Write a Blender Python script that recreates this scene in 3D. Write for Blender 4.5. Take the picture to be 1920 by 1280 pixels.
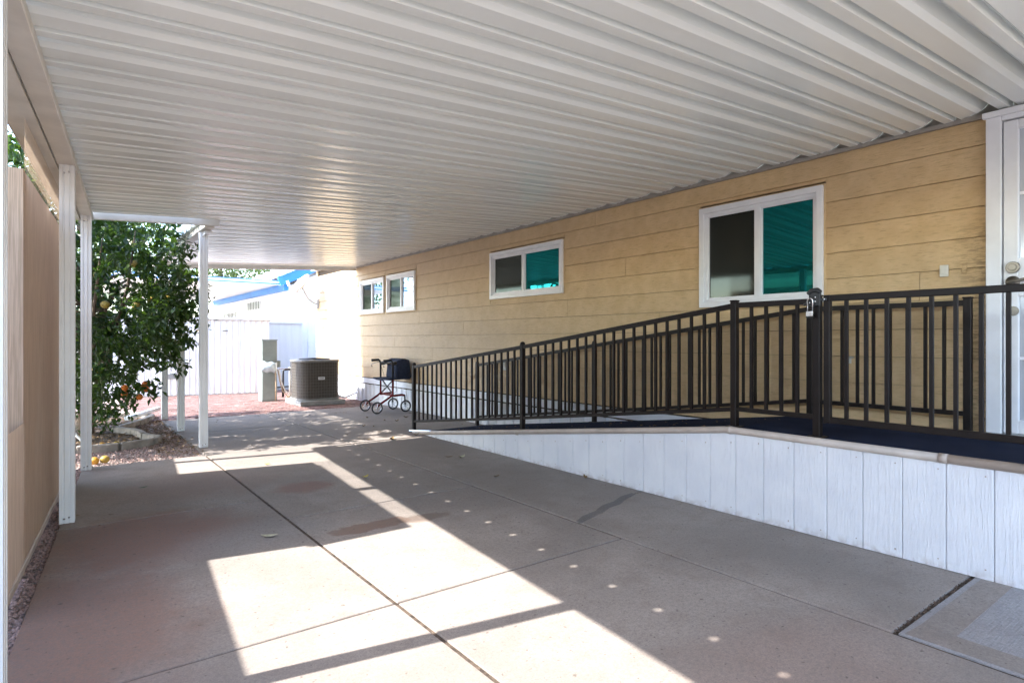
import bpy, math, random
from mathutils import Vector, Matrix, Euler, noise
random.seed(7)
R = math.radians
scene = bpy.context.scene
col = scene.collection
for o in list(bpy.data.objects):
    bpy.data.objects.remove(o)

# ------------------------------------------------------------------ camera
cam_d = bpy.data.cameras.new("camera")
cam = bpy.data.objects.new("camera", cam_d)
col.objects.link(cam)
cam.location = (0, 0, 1.2)
cam.rotation_euler = (R(90), 0, R(-37.1))
cam_d.sensor_width = 36
cam_d.lens = 1130 / 1920 * 36
cam_d.shift_y = -3 / 1920
cam_d.clip_start = 0.05
cam_d.clip_end = 3000
scene.camera = cam

# ------------------------------------------------------------------ light
SUN_EL, SUN_AZ = 46.3, 10.0          # azimuth: degrees from -X towards +Y
world = bpy.data.worlds.new("World")
scene.world = world
world.use_nodes = True
wn = world.node_tree
bg = wn.nodes["Background"]
sky = wn.nodes.new("ShaderNodeTexSky")
sky.sky_type = 'NISHITA'
sky.sun_disc = False
sky.sun_elevation = R(SUN_EL)
sky.sun_rotation = R(270 + SUN_AZ)
wn.links.new(sky.outputs[0], bg.inputs[0])
bg.inputs[1].default_value = 0.15
sun_d = bpy.data.lights.new("sun", 'SUN')
sun_d.energy = 2.0
sun_d.angle = R(0.53)
sun_d.color = (1.0, 0.97, 0.92)
sun = bpy.data.objects.new("sun", sun_d)
col.objects.link(sun)
to_sun = Vector((-math.cos(R(SUN_AZ)) * math.cos(R(SUN_EL)), math.sin(R(SUN_AZ)) * math.cos(R(SUN_EL)), math.sin(R(SUN_EL))))
sun.rotation_euler = to_sun.to_track_quat('Z', 'Y').to_euler()
sun.location = to_sun * 30
vs = scene.view_settings
vs.view_transform = 'Standard'
vs.look = 'None'
vs.exposure = 3.12
vs.gamma = 1.0
scene.cycles.max_bounces = 10
scene.cycles.diffuse_bounces = 6
scene.cycles.glossy_bounces = 4
scene.cycles.transparent_max_bounces = 12
scene.cycles.sample_clamp_indirect = 6

# ------------------------------------------------------------------ materials
def nodes_of(name):
    m = bpy.data.materials.new(name)
    m.use_nodes = True
    nt = m.node_tree
    return m, nt, nt.nodes["Principled BSDF"]

def N(nt, t, **kw):
    n = nt.nodes.new(t)
    for k, v in kw.items():
        if k.startswith("i_"):
            n.inputs[k[2:].replace("_", " ")].default_value = v
        else:
            setattr(n, k, v)
    return n

def coords(nt, kind="Object", scale=(1, 1, 1), world_pos=False):
    mp = N(nt, "ShaderNodeMapping")
    mp.inputs["Scale"].default_value = scale
    if world_pos:
        g = N(nt, "ShaderNodeNewGeometry")
        nt.links.new(g.outputs["Position"], mp.inputs[0])
    else:
        t = N(nt, "ShaderNodeTexCoord")
        nt.links.new(t.outputs[kind], mp.inputs[0])
    return mp.outputs[0]

def mixc(nt, fac, a, b, blend='MIX'):
    m = N(nt, "ShaderNodeMix", data_type='RGBA', blend_type=blend)
    for sock, v in ((0, fac), (6, a), (7, b)):
        if hasattr(v, "links") or hasattr(v, "is_linked"):
            nt.links.new(v, m.inputs[sock])
        else:
            if sock == 0:
                m.inputs[0].default_value = v
            else:
                m.inputs[sock].default_value = (*v, 1) if len(v) == 3 else v
    return m.outputs[2]

def ramp(nt, src, p0, p1, lo=0.0, hi=1.0):
    r = N(nt, "ShaderNodeMapRange", interpolation_type='SMOOTHSTEP')
    nt.links.new(src, r.inputs[0])
    r.inputs[1].default_value = p0
    r.inputs[2].default_value = p1
    r.inputs[3].default_value = lo
    r.inputs[4].default_value = hi
    return r.outputs[0]

def noise_n(nt, vec, scale, detail=4, rough=0.55, dist=0.0):
    n = N(nt, "ShaderNodeTexNoise")
    nt.links.new(vec, n.inputs["Vector"])
    n.inputs["Scale"].default_value = scale
    n.inputs["Detail"].default_value = detail
    n.inputs["Roughness"].default_value = rough
    n.inputs["Distortion"].default_value = dist
    return n.outputs["Fac"]

def bump(nt, bs, h, strength=0.3, dist=0.01):
    b = N(nt, "ShaderNodeBump")
    b.inputs["Strength"].default_value = strength
    b.inputs["Distance"].default_value = dist
    nt.links.new(h, b.inputs["Height"])
    nt.links.new(b.outputs[0], bs.inputs["Normal"])

def mat(name, color, rough=0.5, var=0.12, scale=6.0, stretch=(1, 1, 1), bmp=0.0, bscale=60, metallic=0.0, dirt=None, dirt_amt=0.3, spec=0.5, per_obj=0.0, bdist=0.004):
    m, nt, bs = nodes_of(name)
    v = coords(nt, scale=stretch, world_pos=True)
    n1 = noise_n(nt, v, scale)
    f = ramp(nt, n1, 0.3, 0.7)
    dark = tuple(c * (1 - var) for c in color)
    lite = tuple(min(1, c * (1 + var * 0.6)) for c in color)
    c = mixc(nt, f, dark, lite)
    if dirt:
        n2 = noise_n(nt, v, scale * 0.31, 5, 0.65)
        c = mixc(nt, ramp(nt, n2, 0.5, 0.72, 0, dirt_amt), c, dirt)
    if per_obj:
        oi = N(nt, "ShaderNodeObjectInfo")
        c = mixc(nt, ramp(nt, oi.outputs["Random"], 0, 1, 0, per_obj), c, tuple(x * 0.35 for x in color))
    nt.links.new(c, bs.inputs["Base Color"])
    bs.inputs["Roughness"].default_value = rough
    bs.inputs["Metallic"].default_value = metallic
    bs.inputs["Specular IOR Level"].default_value = spec
    if bmp:
        bump(nt, bs, noise_n(nt, v, bscale, 3), bmp, bdist)
    return m

M = {}
M['white_metal'] = mat('white_metal', (0.74, 0.75, 0.76), 0.38, 0.06, 3, dirt=(0.45, 0.42, 0.38), dirt_amt=0.12)
M['beam'] = mat('beam', (0.62, 0.59, 0.54), 0.4, 0.12, 4, dirt=(0.40, 0.33, 0.25), dirt_amt=0.25)
M['roof_panel'] = mat('roof_panel', (0.855, 0.89, 0.87), 0.22, 0.04, 1.2, stretch=(0.25, 3, 1), bmp=0.012, bscale=9, dirt=(0.6, 0.56, 0.48), dirt_amt=0.25, bdist=0.01, per_obj=0.05)
M['flashing'] = mat('flashing', (0.30, 0.28, 0.25), 0.5, 0.15, 5)
M['trim_white'] = mat('trim_white', (0.78, 0.79, 0.81), 0.35, 0.05, 6, dirt=(0.5, 0.45, 0.38), dirt_amt=0.12)
M['shed_tan'] = mat('shed_tan', (0.52, 0.38, 0.26), 0.7, 0.1, 3)
M['rail_brown'] = mat('rail_brown', (0.010, 0.0062, 0.0052), 0.45, 0.25, 12, spec=0.25, bmp=0.15, bscale=300, bdist=0.001)
M['black_plastic'] = mat('black_plastic', (0.018, 0.018, 0.02), 0.45, 0.2, 10)
M['black_metal'] = mat('black_metal', (0.02, 0.02, 0.022), 0.35, 0.2, 10, metallic=0.3)
M['steel'] = mat('steel', (0.62, 0.62, 0.62), 0.25, 0.1, 20, metallic=1.0)
M['nickel'] = mat('nickel', (0.24, 0.22, 0.19), 0.36, 0.1, 20, metallic=1.0)
M['red_paint'] = mat('red_paint', (0.16, 0.012, 0.016), 0.25, 0.1, 10, metallic=0.3)
M['fabric_blue'] = mat('fabric_blue', (0.015, 0.022, 0.05), 0.9, 0.3, 30, bmp=0.3, bscale=200)
M['chrome'] = mat('chrome', (0.75, 0.76, 0.78), 0.18, 0.05, 10, metallic=1.0)
M['rubber'] = mat('rubber', (0.025, 0.025, 0.027), 0.8, 0.2, 20)
M['pipe_tan'] = mat('pipe_tan', (0.50, 0.42, 0.36), 0.5, 0.15, 6, dirt=(0.25, 0.2, 0.16), dirt_amt=0.3)
M['brick_red'] = mat('brick_red', (0.205, 0.110, 0.096), 0.9, 0.35, 14, bmp=0.5, bscale=120, per_obj=0.6, dirt=(0.40, 0.33, 0.29), dirt_amt=0.6)  # pale dirt strengthened to stand in for sun on the bricks
M['soil'] = mat('soil', (0.13, 0.090, 0.066), 0.95, 0.5, 25, bmp=0.8, bscale=90, bdist=0.02)
M['kerb'] = mat('kerb', (0.33, 0.29, 0.25), 0.9, 0.3, 9, bmp=0.4, bscale=80, dirt=(0.15, 0.11, 0.08), dirt_amt=0.6)
M['bark'] = mat('bark', (0.17, 0.125, 0.09), 0.9, 0.45, 16, stretch=(1, 1, 0.25), bmp=0.8, bscale=40, bdist=0.01)
M['stone'] = mat('stone', (0.36, 0.25, 0.22), 0.9, 0.65, 55)
M['litter'] = mat('litter', (0.20, 0.125, 0.055), 0.85, 0.7, 40)
M['dry_leaf'] = mat('dry_leaf', (0.24, 0.15, 0.06), 0.7, 0.5, 30, per_obj=0.8)
M['yellow_leaf'] = mat('yellow_leaf', (0.50, 0.40, 0.07), 0.6, 0.3, 40)
M['pale_leaf'] = mat('pale_leaf', (0.42, 0.40, 0.28), 0.7, 0.3, 40)
M['green_leaf'] = mat('green_leaf', (0.05, 0.10, 0.03), 0.6, 0.3, 40)
M['orange'] = mat('orange', (0.75, 0.20, 0.02), 0.45, 0.12, 20, bmp=0.2, bscale=350, bdist=0.002)
M['grapefruit'] = mat('grapefruit', (0.36, 0.24, 0.045), 0.5, 0.15, 14, bmp=0.2, bscale=350, bdist=0.002)
M['old_fruit'] = mat('old_fruit', (0.55, 0.27, 0.03), 0.5, 0.35, 18, bmp=0.2, bscale=200, bdist=0.002)
M['green_box'] = mat('green_box', (0.27, 0.31, 0.29), 0.5, 0.1, 5, dirt=(0.2, 0.19, 0.17), dirt_amt=0.3)
M['coil'] = mat('coil', (0.085, 0.072, 0.060), 0.75, 0.25, 20, stretch=(1, 1, 8))
M['ac_metal'] = mat('ac_metal', (0.20, 0.195, 0.19), 0.5, 0.15, 8)
M['ac_wire'] = mat('ac_wire', (0.12, 0.11, 0.10), 0.5, 0.1, 8)
M['pad'] = mat('pad', (0.30, 0.30, 0.29), 0.9, 0.2, 9, bmp=0.3, bscale=80)
M['plastic_bag'] = mat('plastic_bag', (0.55, 0.66, 0.72), 0.22, 0.2, 9)
M['hose'] = mat('hose', (0.42, 0.30, 0.20), 0.5, 0.2, 9)
M['neighbour_white'] = mat('neighbour_white', (0.70, 0.70, 0.73), 0.7, 0.06, 2, stretch=(4, 4, 0.3))
M['neighbour_blue'] = mat('neighbour_blue', (0.045, 0.22, 0.55), 0.5, 0.1, 2)
M['soffit'] = mat('soffit', (0.72, 0.70, 0.66), 0.6, 0.06, 2)
M['metal_shed'] = mat('metal_shed', (0.66, 0.65, 0.65), 0.5, 0.08, 3, stretch=(3, 3, 0.5), dirt=(0.42, 0.38, 0.34), dirt_amt=0.25)
M['dark_room'] = mat('dark_room', (0.03, 0.03, 0.035), 0.6, 0.2, 3)
M['dish'] = mat('dish', (0.50, 0.49, 0.46), 0.5, 0.08, 6)
M['caulk_tan'] = mat('caulk_tan', (0.60, 0.44, 0.25), 0.6, 0.15, 10)
M['joint_dirt'] = mat('joint_dirt', (0.085, 0.060, 0.042), 0.95, 0.6, 30, bmp=0.8, bscale=120, bdist=0.01)
M['wall_back'] = mat('wall_back', (0.07, 0.045, 0.026), 0.8, 0.2, 8)  # near-black brown paints the shadow lines seen in the gaps between planks
M['ivory'] = mat('ivory', (0.68, 0.66, 0.58), 0.45, 0.05, 10)
M['roof_shingle'] = mat('roof_shingle', (0.45, 0.43, 0.40), 0.9, 0.2, 8)
M['fence_block'] = mat('fence_block', (0.42, 0.34, 0.27), 0.9, 0.15, 6, bmp=0.4, bscale=60)

def siding_mat():
    m, nt, bs = nodes_of('siding')
    v = coords(nt, world_pos=True)
    vg = coords(nt, scale=(1, 0.10, 1.0), world_pos=True)
    grain = noise_n(nt, vg, 130, 4, 0.6, 0.6)
    big = noise_n(nt, v, 1.1, 5, 0.6)
    mid = noise_n(nt, v, 7, 4, 0.6)
    c = mixc(nt, ramp(nt, mid, 0.3, 0.7), (0.62, 0.435, 0.225), (0.70, 0.51, 0.28))
    c = mixc(nt, ramp(nt, big, 0.42, 0.75, 0, 0.40), c, (0.43, 0.31, 0.19))
    # duller, darker brown towards the far end of the wall
    sx = N(nt, "ShaderNodeSeparateXYZ")
    nt.links.new(v, sx.inputs[0])
    far = ramp(nt, sx.outputs[1], 3.0, 9.0, 0, 0.42)
    c = mixc(nt, far, c, (0.40, 0.31, 0.22))
    # grime beside the door jamb
    a = ramp(nt, sx.outputs[1], 1.55, 1.25)
    b = ramp(nt, sx.outputs[2], 2.15, 1.8)
    st = noise_n(nt, coords(nt, scale=(1, 0.5, 2.4), world_pos=True), 22, 4, 0.7)
    mm = N(nt, "ShaderNodeMath", operation='MULTIPLY'); nt.links.new(a, mm.inputs[0]); nt.links.new(b, mm.inputs[1])
    m2 = N(nt, "ShaderNodeMath", operation='MULTIPLY'); nt.links.new(mm.outputs[0], m2.inputs[0]); nt.links.new(ramp(nt, st, 0.42, 0.62, 0, 0.75), m2.inputs[1])
    c = mixc(nt, m2.outputs[0], c, (0.20, 0.125, 0.06))
    c = mixc(nt, ramp(nt, grain, 0.52, 0.70, 0, 0.42), c, (0.30, 0.19, 0.09))
    oi = N(nt, "ShaderNodeObjectInfo")
    c = mixc(nt, ramp(nt, oi.outputs["Random"], 0, 1, 0, 0.10), c, (0.40, 0.28, 0.15))
    nt.links.new(c, bs.inputs["Base Color"])
    bs.inputs["Roughness"].default_value = 0.55
    bump(nt, bs, grain, 0.8, 0.006)
    return m
M['siding'] = siding_mat()

def white_board_mat():
    m, nt, bs = nodes_of('white_board')
    v = coords(nt, world_pos=True)
    vg = coords(nt, scale=(1, 1.0, 0.10), world_pos=True)
    g = noise_n(nt, vg, 70, 3, 0.6, 1.2)
    n = noise_n(nt, v, 3, 4)
    c = mixc(nt, ramp(nt, n, 0.3, 0.7), (0.70, 0.715, 0.75), (0.78, 0.79, 0.81))
    sp = noise_n(nt, v, 60, 2, 0.5)
    c = mixc(nt, ramp(nt, sp, 0.74, 0.80, 0, 0.5), c, (0.30, 0.26, 0.22))
    sx = N(nt, "ShaderNodeSeparateXYZ"); nt.links.new(v, sx.inputs[0])
    low = ramp(nt, sx.outputs[2], 0.06, 0.0)
    d = N(nt, "ShaderNodeMath", operation='MULTIPLY'); nt.links.new(low, d.inputs[0]); nt.links.new(ramp(nt, noise_n(nt, v, 18), 0.4, 0.65, 0, 0.5), d.inputs[1])
    c = mixc(nt, d.outputs[0], c, (0.36, 0.30, 0.26))
    nt.links.new(c, bs.inputs["Base Color"])
    bs.inputs["Roughness"].default_value = 0.45
    bump(nt, bs, g, 0.8, 0.008)
    return m
M['white_board'] = white_board_mat()

def concrete_mat(name, base, brush=False):
    m, nt, bs = nodes_of(name)
    v = coords(nt, world_pos=True)
    big = noise_n(nt, v, 0.9, 5, 0.6, 0.4)
    mid = noise_n(nt, v, 5, 5, 0.65)
    fine = noise_n(nt, v, 160, 2, 0.7)
    c = mixc(nt, ramp(nt, big, 0.35, 0.68), tuple(x * 0.80 for x in base), tuple(x * 1.14 for x in base))
    c = mixc(nt, ramp(nt, mid, 0.45, 0.72, 0, 0.55), c, tuple(x * y for x, y in zip(base, (0.70, 0.65, 0.63))))
    def blob(cx, cy, rx, ry, colr, amt, fuzz):
        nonlocal c
        mp = N(nt, "ShaderNodeMapping", vector_type='TEXTURE')
        mp.inputs["Location"].default_value = (cx, cy, 0)
        mp.inputs["Scale"].default_value = (rx, ry, 50)
        nt.links.new(v, mp.inputs[0])
        ln = N(nt, "ShaderNodeVectorMath", operation='LENGTH')
        nt.links.new(mp.outputs[0], ln.inputs[0])
        ad = N(nt, "ShaderNodeMath", operation='MULTIPLY_ADD')
        nt.links.new(noise_n(nt, v, 4.5, 5, 0.65), ad.inputs[0]); ad.inputs[1].default_value = 1.1
        nt.links.new(ln.outputs["Value"], ad.inputs[2])
        c = mixc(nt, ramp(nt, ad.outputs[0], 1.05 + fuzz, 1.05, 0, amt), c, colr)
    if not brush:
        rb = (0.25, 0.125, 0.085)
        blob(0.42, 4.3, 0.55, 0.55, rb, 0.8, 0.9)
        blob(0.0, 3.1, 0.5, 0.8, rb, 0.75, 0.9)
        blob(1.62, 4.95, 0.26, 0.22, (0.24, 0.10, 0.07), 0.65, 0.7)
        blob(1.62, 3.66, 0.42, 0.16, (0.20, 0.10, 0.06), 0.75, 0.16)
        blob(2.0, 3.62, 0.28, 0.13, (0.16, 0.10, 0.07), 0.7, 0.25)
        blob(0.9, 5.6, 0.6, 0.5, rb, 0.35, 1.0)
        blob(1.0, 3.9, 0.5, 0.35, (0.26, 0.25, 0.245), 0.5, 0.7)
        blob(2.2, 1.1, 0.5, 0.35, (0.30, 0.18, 0.14), 0.35, 1.0)
        blob(3.2, 6.4, 0.9, 1.2, (0.24, 0.20, 0.175), 0.5, 1.0)
        blob(2.0, 7.6, 1.3, 1.4, (0.22, 0.185, 0.165), 0.5, 1.0)
    grit = noise_n(nt, v, 55, 3, 0.75)
    c = mixc(nt, ramp(nt, grit, 0.42, 0.66, 0, 0.46), c, tuple(x * 0.55 for x in base))
    c = mixc(nt, ramp(nt, fine, 0.30, 0.72, 0, 0.45), c, tuple(x * 0.42 for x in base))
    # dark worn specks
    sp = noise_n(nt, v, 38, 2, 0.5)
    c = mixc(nt, ramp(nt, sp, 0.67, 0.73, 0, 0.75), c, (0.10, 0.08, 0.07))
    nt.links.new(c, bs.inputs["Base Color"])
    bs.inputs["Roughness"].default_value = 0.86
    if brush:
        vb = coords(nt, scale=(0.06, 1, 1), world_pos=True)
        h = noise_n(nt, vb, 170, 2, 0.6)
        bump(nt, bs, h, 0.7, 0.006)
    else:
        h = mixc(nt, 0.5, noise_n(nt, coords(nt, scale=(0.10, 1, 1), world_pos=True), 120, 3, 0.6), fine)
        bump(nt, bs, h, 0.30, 0.004)
    return m
M['concrete'] = concrete_mat('concrete', (0.320, 0.276, 0.243))
M['concrete_brushed'] = concrete_mat('concrete_brushed', (0.36, 0.345, 0.345), True)
M['concrete_patch'] = concrete_mat('concrete_patch', (0.19, 0.172, 0.16), True)

def carpet_mat():
    m, nt, bs = nodes_of('blue_carpet')
    v = coords(nt, world_pos=True)
    f = noise_n(nt, v, 220, 2, 0.7)
    n = noise_n(nt, v, 2.5, 4)
    c = mixc(nt, ramp(nt, n, 0.3, 0.7), (0.008, 0.013, 0.034), (0.016, 0.024, 0.055))
    c = mixc(nt, ramp(nt, f, 0.62, 0.75, 0, 0.5), c, (0.05, 0.06, 0.10))
    nt.links.new(c, bs.inputs["Base Color"])
    bs.inputs["Roughness"].default_value = 1.0
    bs.inputs["Specular IOR Level"].default_value = 0.15
    bump(nt, bs, f, 0.9, 0.006)
    return m
M['carpet'] = carpet_mat()

def ground_mat():
    m, nt, bs = nodes_of('gravel_ground')
    v = coords(nt, world_pos=True)
    vo = N(nt, "ShaderNodeTexVoronoi"); nt.links.new(v, vo.inputs["Vector"]); vo.inputs["Scale"].default_value = 45
    n = noise_n(nt, v, 1.3, 4)
    sx = N(nt, "ShaderNodeSeparateColor"); nt.links.new(vo.outputs["Color"], sx.inputs[0])
    c = mixc(nt, sx.outputs[0], (0.28, 0.235, 0.21), (0.52, 0.46, 0.42))
    c = mixc(nt, ramp(nt, n, 0.45, 0.7, 0, 0.4), c, (0.30, 0.25, 0.22))
    nt.links.new(c, bs.inputs["Base Color"])
    bs.inputs["Roughness"].default_value = 0.95
    bump(nt, bs, vo.outputs["Distance"], 0.8, 0.015)
    return m
M['ground'] = ground_mat()

def leaf_mat(name, a, b):
    m, nt, bs = nodes_of(name)
    v = coords(nt, world_pos=True)
    n = noise_n(nt, v, 9, 2)
    vo = N(nt, "ShaderNodeTexVoronoi"); nt.links.new(v, vo.inputs["Vector"]); vo.inputs["Scale"].default_value = 16
    sx = N(nt, "ShaderNodeSeparateColor"); nt.links.new(vo.outputs["Color"], sx.inputs[0])
    c = mixc(nt, sx.outputs[0], a, b)
    nt.links.new(c, bs.inputs["Base Color"])
    bs.inputs["Roughness"].default_value = 0.38
    tr = N(nt, "ShaderNodeBsdfTranslucent")
    nt.links.new(mixc(nt, 0.4, c, (0.20, 0.36, 0.03)), tr.inputs[0])
    mx = N(nt, "ShaderNodeMixShader"); mx.inputs[0].default_value = 0.32
    nt.links.new(bs.outputs[0], mx.inputs[1]); nt.links.new(tr.outputs[0], mx.inputs[2])
    nt.links.new(mx.outputs[0], nt.nodes["Material Output"].inputs[0])
    return m
M['leaf'] = leaf_mat('citrus_leaf', (0.009, 0.026, 0.007), (0.026, 0.060, 0.012))
M['far_leaf'] = leaf_mat('far_leaf', (0.06, 0.09, 0.03), (0.13, 0.16, 0.06))

def screen_mat(name, openness):
    m, nt, bs = nodes_of(name)
    v = coords(nt, scale=(1, 1, 0.015), world_pos=True)
    n = noise_n(nt, v, 260, 3, 0.7)
    big = noise_n(nt, coords(nt, scale=(1, 1, 0.4), world_pos=True), 2.2, 5, 0.65)
    c = mixc(nt, ramp(nt, n, 0.35, 0.65), (0.52, 0.385, 0.275), (0.76, 0.60, 0.46))
    c = mixc(nt, ramp(nt, big, 0.55, 0.75, 0, 0.3), c, (0.72, 0.62, 0.52))
    nt.links.new(c, bs.inputs["Base Color"])
    bs.inputs["Roughness"].default_value = 0.8
    tl = N(nt, "ShaderNodeBsdfTranslucent"); nt.links.new(c, tl.inputs[0])
    tp = N(nt, "ShaderNodeBsdfTransparent")
    m1 = N(nt, "ShaderNodeMixShader"); m1.inputs[0].default_value = 0.42
    nt.links.new(bs.outputs[0], m1.inputs[1]); nt.links.new(tl.outputs[0], m1.inputs[2])
    m2 = N(nt, "ShaderNodeMixShader"); m2.inputs[0].default_value = openness
    nt.links.new(m1.outputs[0], m2.inputs[1]); nt.links.new(tp.outputs[0], m2.inputs[2])
    nt.links.new(m2.outputs[0], nt.nodes["Material Output"].inputs[0])
    return m
M['screen'] = screen_mat('screen_fabric', 0.0)
M['screen_open'] = screen_mat('open_screen_fabric', 0.66)

def glass_mat(name, tint, refl, base, rough=0.015):
    m, nt, bs = nodes_of(name)
    bs.inputs["Base Color"].default_value = (*base, 1)
    bs.inputs["Roughness"].default_value = 0.5
    bs.inputs["Specular IOR Level"].default_value = 0.0
    gl = N(nt, "ShaderNodeBsdfGlossy"); gl.inputs["Color"].default_value = (*tint, 1); gl.inputs["Roughness"].default_value = rough
    fr = N(nt, "ShaderNodeFresnel"); fr.inputs[0].default_value = 1.5
    mr = N(nt, "ShaderNodeMapRange"); nt.links.new(fr.outputs[0], mr.inputs[0]); mr.inputs[3].default_value = refl
    mx = N(nt, "ShaderNodeMixShader"); nt.links.new(mr.outputs[0], mx.inputs[0])
    nt.links.new(bs.outputs[0], mx.inputs[1]); nt.links.new(gl.outputs[0], mx.inputs[2])
    nt.links.new(mx.outputs[0], nt.nodes["Material Output"].inputs[0])
    return m
M['glass_teal'] = glass_mat('tinted_glass', (0.03, 0.50, 0.52), 0.34, (0.001, 0.010, 0.011))
M['glass_screen'] = glass_mat('screened_glass', (0.35, 0.4, 0.36), 0.04, (0.012, 0.012, 0.010), 0.06)
M['glass_blue'] = glass_mat('clear_glass', (0.65, 0.80, 1.0), 0.55, (0.02, 0.03, 0.04))
M['glass_door'] = glass_mat('frosted_glass', (0.8, 0.85, 0.9), 0.15, (0.46, 0.48, 0.52), 0.15)

# ------------------------------------------------------------------ mesh helpers
class MB:
    def __init__(s):
        s.v, s.f = [], []
    def add(s, vs_, fs):
        b = len(s.v)
        s.v += [tuple(p) for p in vs_]
        s.f += [tuple(i + b for i in f) for f in fs]
        return s
    def box(s, x0, x1, y0, y1, z0, z1):
        return s.add([(x0, y0, z0), (x1, y0, z0), (x1, y1, z0), (x0, y1, z0), (x0, y0, z1), (x1, y0, z1), (x1, y1, z1), (x0, y1, z1)],
                     [(0, 3, 2, 1), (4, 5, 6, 7), (0, 1, 5, 4), (1, 2, 6, 5), (2, 3, 7, 6), (3, 0, 4, 7)])
    def obox(s, mtx, sx, sy, sz):
        P = [mtx @ Vector((x * sx / 2, y * sy / 2, z * sz / 2)) for z in (-1, 1) for x, y in ((-1, -1), (1, -1), (1, 1), (-1, 1))]
        return s.add(P, [(0, 3, 2, 1), (4, 5, 6, 7), (0, 1, 5, 4), (1, 2, 6, 5), (2, 3, 7, 6), (3, 0, 4, 7)])
    def bar(s, p0, p1, w, h, up=(0, 0, 1)):
        p0, p1 = Vector(p0), Vector(p1)
        d = (p1 - p0); L = d.length; d.normalize()
        u = Vector(up)
        r = d.cross(u)
        if r.length < 1e-4:
            r = d.cross(Vector((1, 0, 0)))
        r.normalize(); u = r.cross(d)
        m_ = Matrix((( d.x, r.x, u.x, 0), (d.y, r.y, u.y, 0), (d.z, r.z, u.z, 0), (0, 0, 0, 1)))
        m_.translation = (p0 + p1) / 2
        return s.obox(m_, L, w, h)
    def prism(s, pts, z0, z1):
        n = len(pts)
        a = [(x, y, z0) for x, y in pts] + [(x, y, z1) for x, y in pts]
        fs = [tuple(reversed(range(n))), tuple(range(n, 2 * n))] + [(i, (i + 1) % n, n + (i + 1) % n, n + i) for i in range(n)]
        return s.add(a, fs)
    def chamfer_prism(s, pts, z0, z1, ch):
        n = len(pts)
        cx = sum(p[0] for p in pts) / n; cy = sum(p[1] for p in pts) / n
        ins = []
        for i in range(n):
            a, b, c = Vector(pts[i - 1]), Vector(pts[i]), Vector(pts[(i + 1) % n])
            e1 = (b - a).normalized(); e2 = (c - b).normalized()
            n1 = Vector((-e1.y, e1.x)); n2 = Vector((-e2.y, e2.x))
            k = (n1 + n2); k = k / max(0.3, k.dot(n1)) if k.length > 1e-6 else n1
            ins.append(b + k * ch)
        a = [(x, y, z0) for x, y in pts] + [(x, y, z1 - ch) for x, y in pts] + [(p.x, p.y, z1) for p in ins]
        fs = [tuple(range(2 * n, 3 * n))]
        for L in (0, 1):
            fs += [(L * n + i, L * n + (i + 1) % n, (L + 1) * n + (i + 1) % n, (L + 1) * n + i) for i in range(n)]
        fs.append(tuple(reversed(range(n))))
        return s.add(a, fs)
    def tube(s, path, r, n=8, caps=True, radii=None):
        path = [Vector(p) for p in path]
        rings = []
        prev = None
        for i, p in enumerate(path):
            d = (path[min(i + 1, len(path) - 1)] - path[max(i - 1, 0)]).normalized()
            if prev is None:
                u = d.cross(Vector((0, 0, 1)))
                if u.length < 1e-3:
                    u = d.cross(Vector((1, 0, 0)))
            else:
                u = prev - d * prev.dot(d)
            u.normalize(); prev = u
            w = d.cross(u)
            rr = radii[i] if radii else r
            rings.append([p + (u * math.cos(2 * math.pi * k / n) + w * math.sin(2 * math.pi * k / n)) * rr for k in range(n)])
        vs_ = [q for ring in rings for q in ring]
        fs = []
        for i in range(len(path) - 1):
            for k in range(n):
                fs.append((i * n + k, i * n + (k + 1) % n, (i + 1) * n + (k + 1) % n, (i + 1) * n + k))
        if caps:
            fs.append(tuple(reversed(range(n))))
            fs.append(tuple((len(path) - 1) * n + k for k in range(n)))
        return s.add(vs_, fs)
    def cyl(s, p0, p1, r, n=12):
        return s.tube([p0, p1], r, n)
    def ring(s, c, axis, R_, r, n=28, k=8):
        axis = Vector(axis).normalized()
        u = axis.orthogonal().normalized(); w = axis.cross(u)
        vs_, fs = [], []
        for i in range(n):
            a = 2 * math.pi * i / n
            d = u * math.cos(a) + w * math.sin(a)
            for j in range(k):
                b = 2 * math.pi * j / k
                vs_.append(Vector(c) + d * (R_ + r * math.cos(b)) + axis * r * math.sin(b))
        for i in range(n):
            for j in range(k):
                fs.append((i * k + j, ((i + 1) % n) * k + j, ((i + 1) % n) * k + (j + 1) % k, i * k + (j + 1) % k))
        return s.add(vs_, fs)
    def sphere(s, c, r, n=12, m_=8, sq=(1, 1, 1)):
        vs_ = [Vector(c) + Vector((0, 0, -r * sq[2]))]
        for i in range(1, m_):
            t = -math.pi / 2 + math.pi * i / m_
            for k in range(n):
                a = 2 * math.pi * k / n
                vs_.append(Vector(c) + Vector((r * sq[0] * math.cos(t) * math.cos(a), r * sq[1] * math.cos(t) * math.sin(a), r * sq[2] * math.sin(t))))
        vs_.append(Vector(c) + Vector((0, 0, r * sq[2])))
        fs = [(0, 1 + (k + 1) % n, 1 + k) for k in range(n)]
        for i in range(m_ - 2):
            for k in range(n):
                fs.append((1 + i * n + k, 1 + i * n + (k + 1) % n, 1 + (i + 1) * n + (k + 1) % n, 1 + (i + 1) * n + k))
        t = len(vs_) - 1
        fs += [(t, 1 + (m_ - 2) * n + k, 1 + (m_ - 2) * n + (k + 1) % n) for k in range(n)]
        return s.add(vs_, fs)
    def mesh(s, name, m_, smooth=False):
        me = bpy.data.meshes.new(name)
        me.from_pydata(s.v, [], s.f)
        me.materials.append(M[m_] if isinstance(m_, str) else m_)
        if smooth:
            for p in me.polygons:
                p.use_smooth = True
        me.update()
        return me
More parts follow.
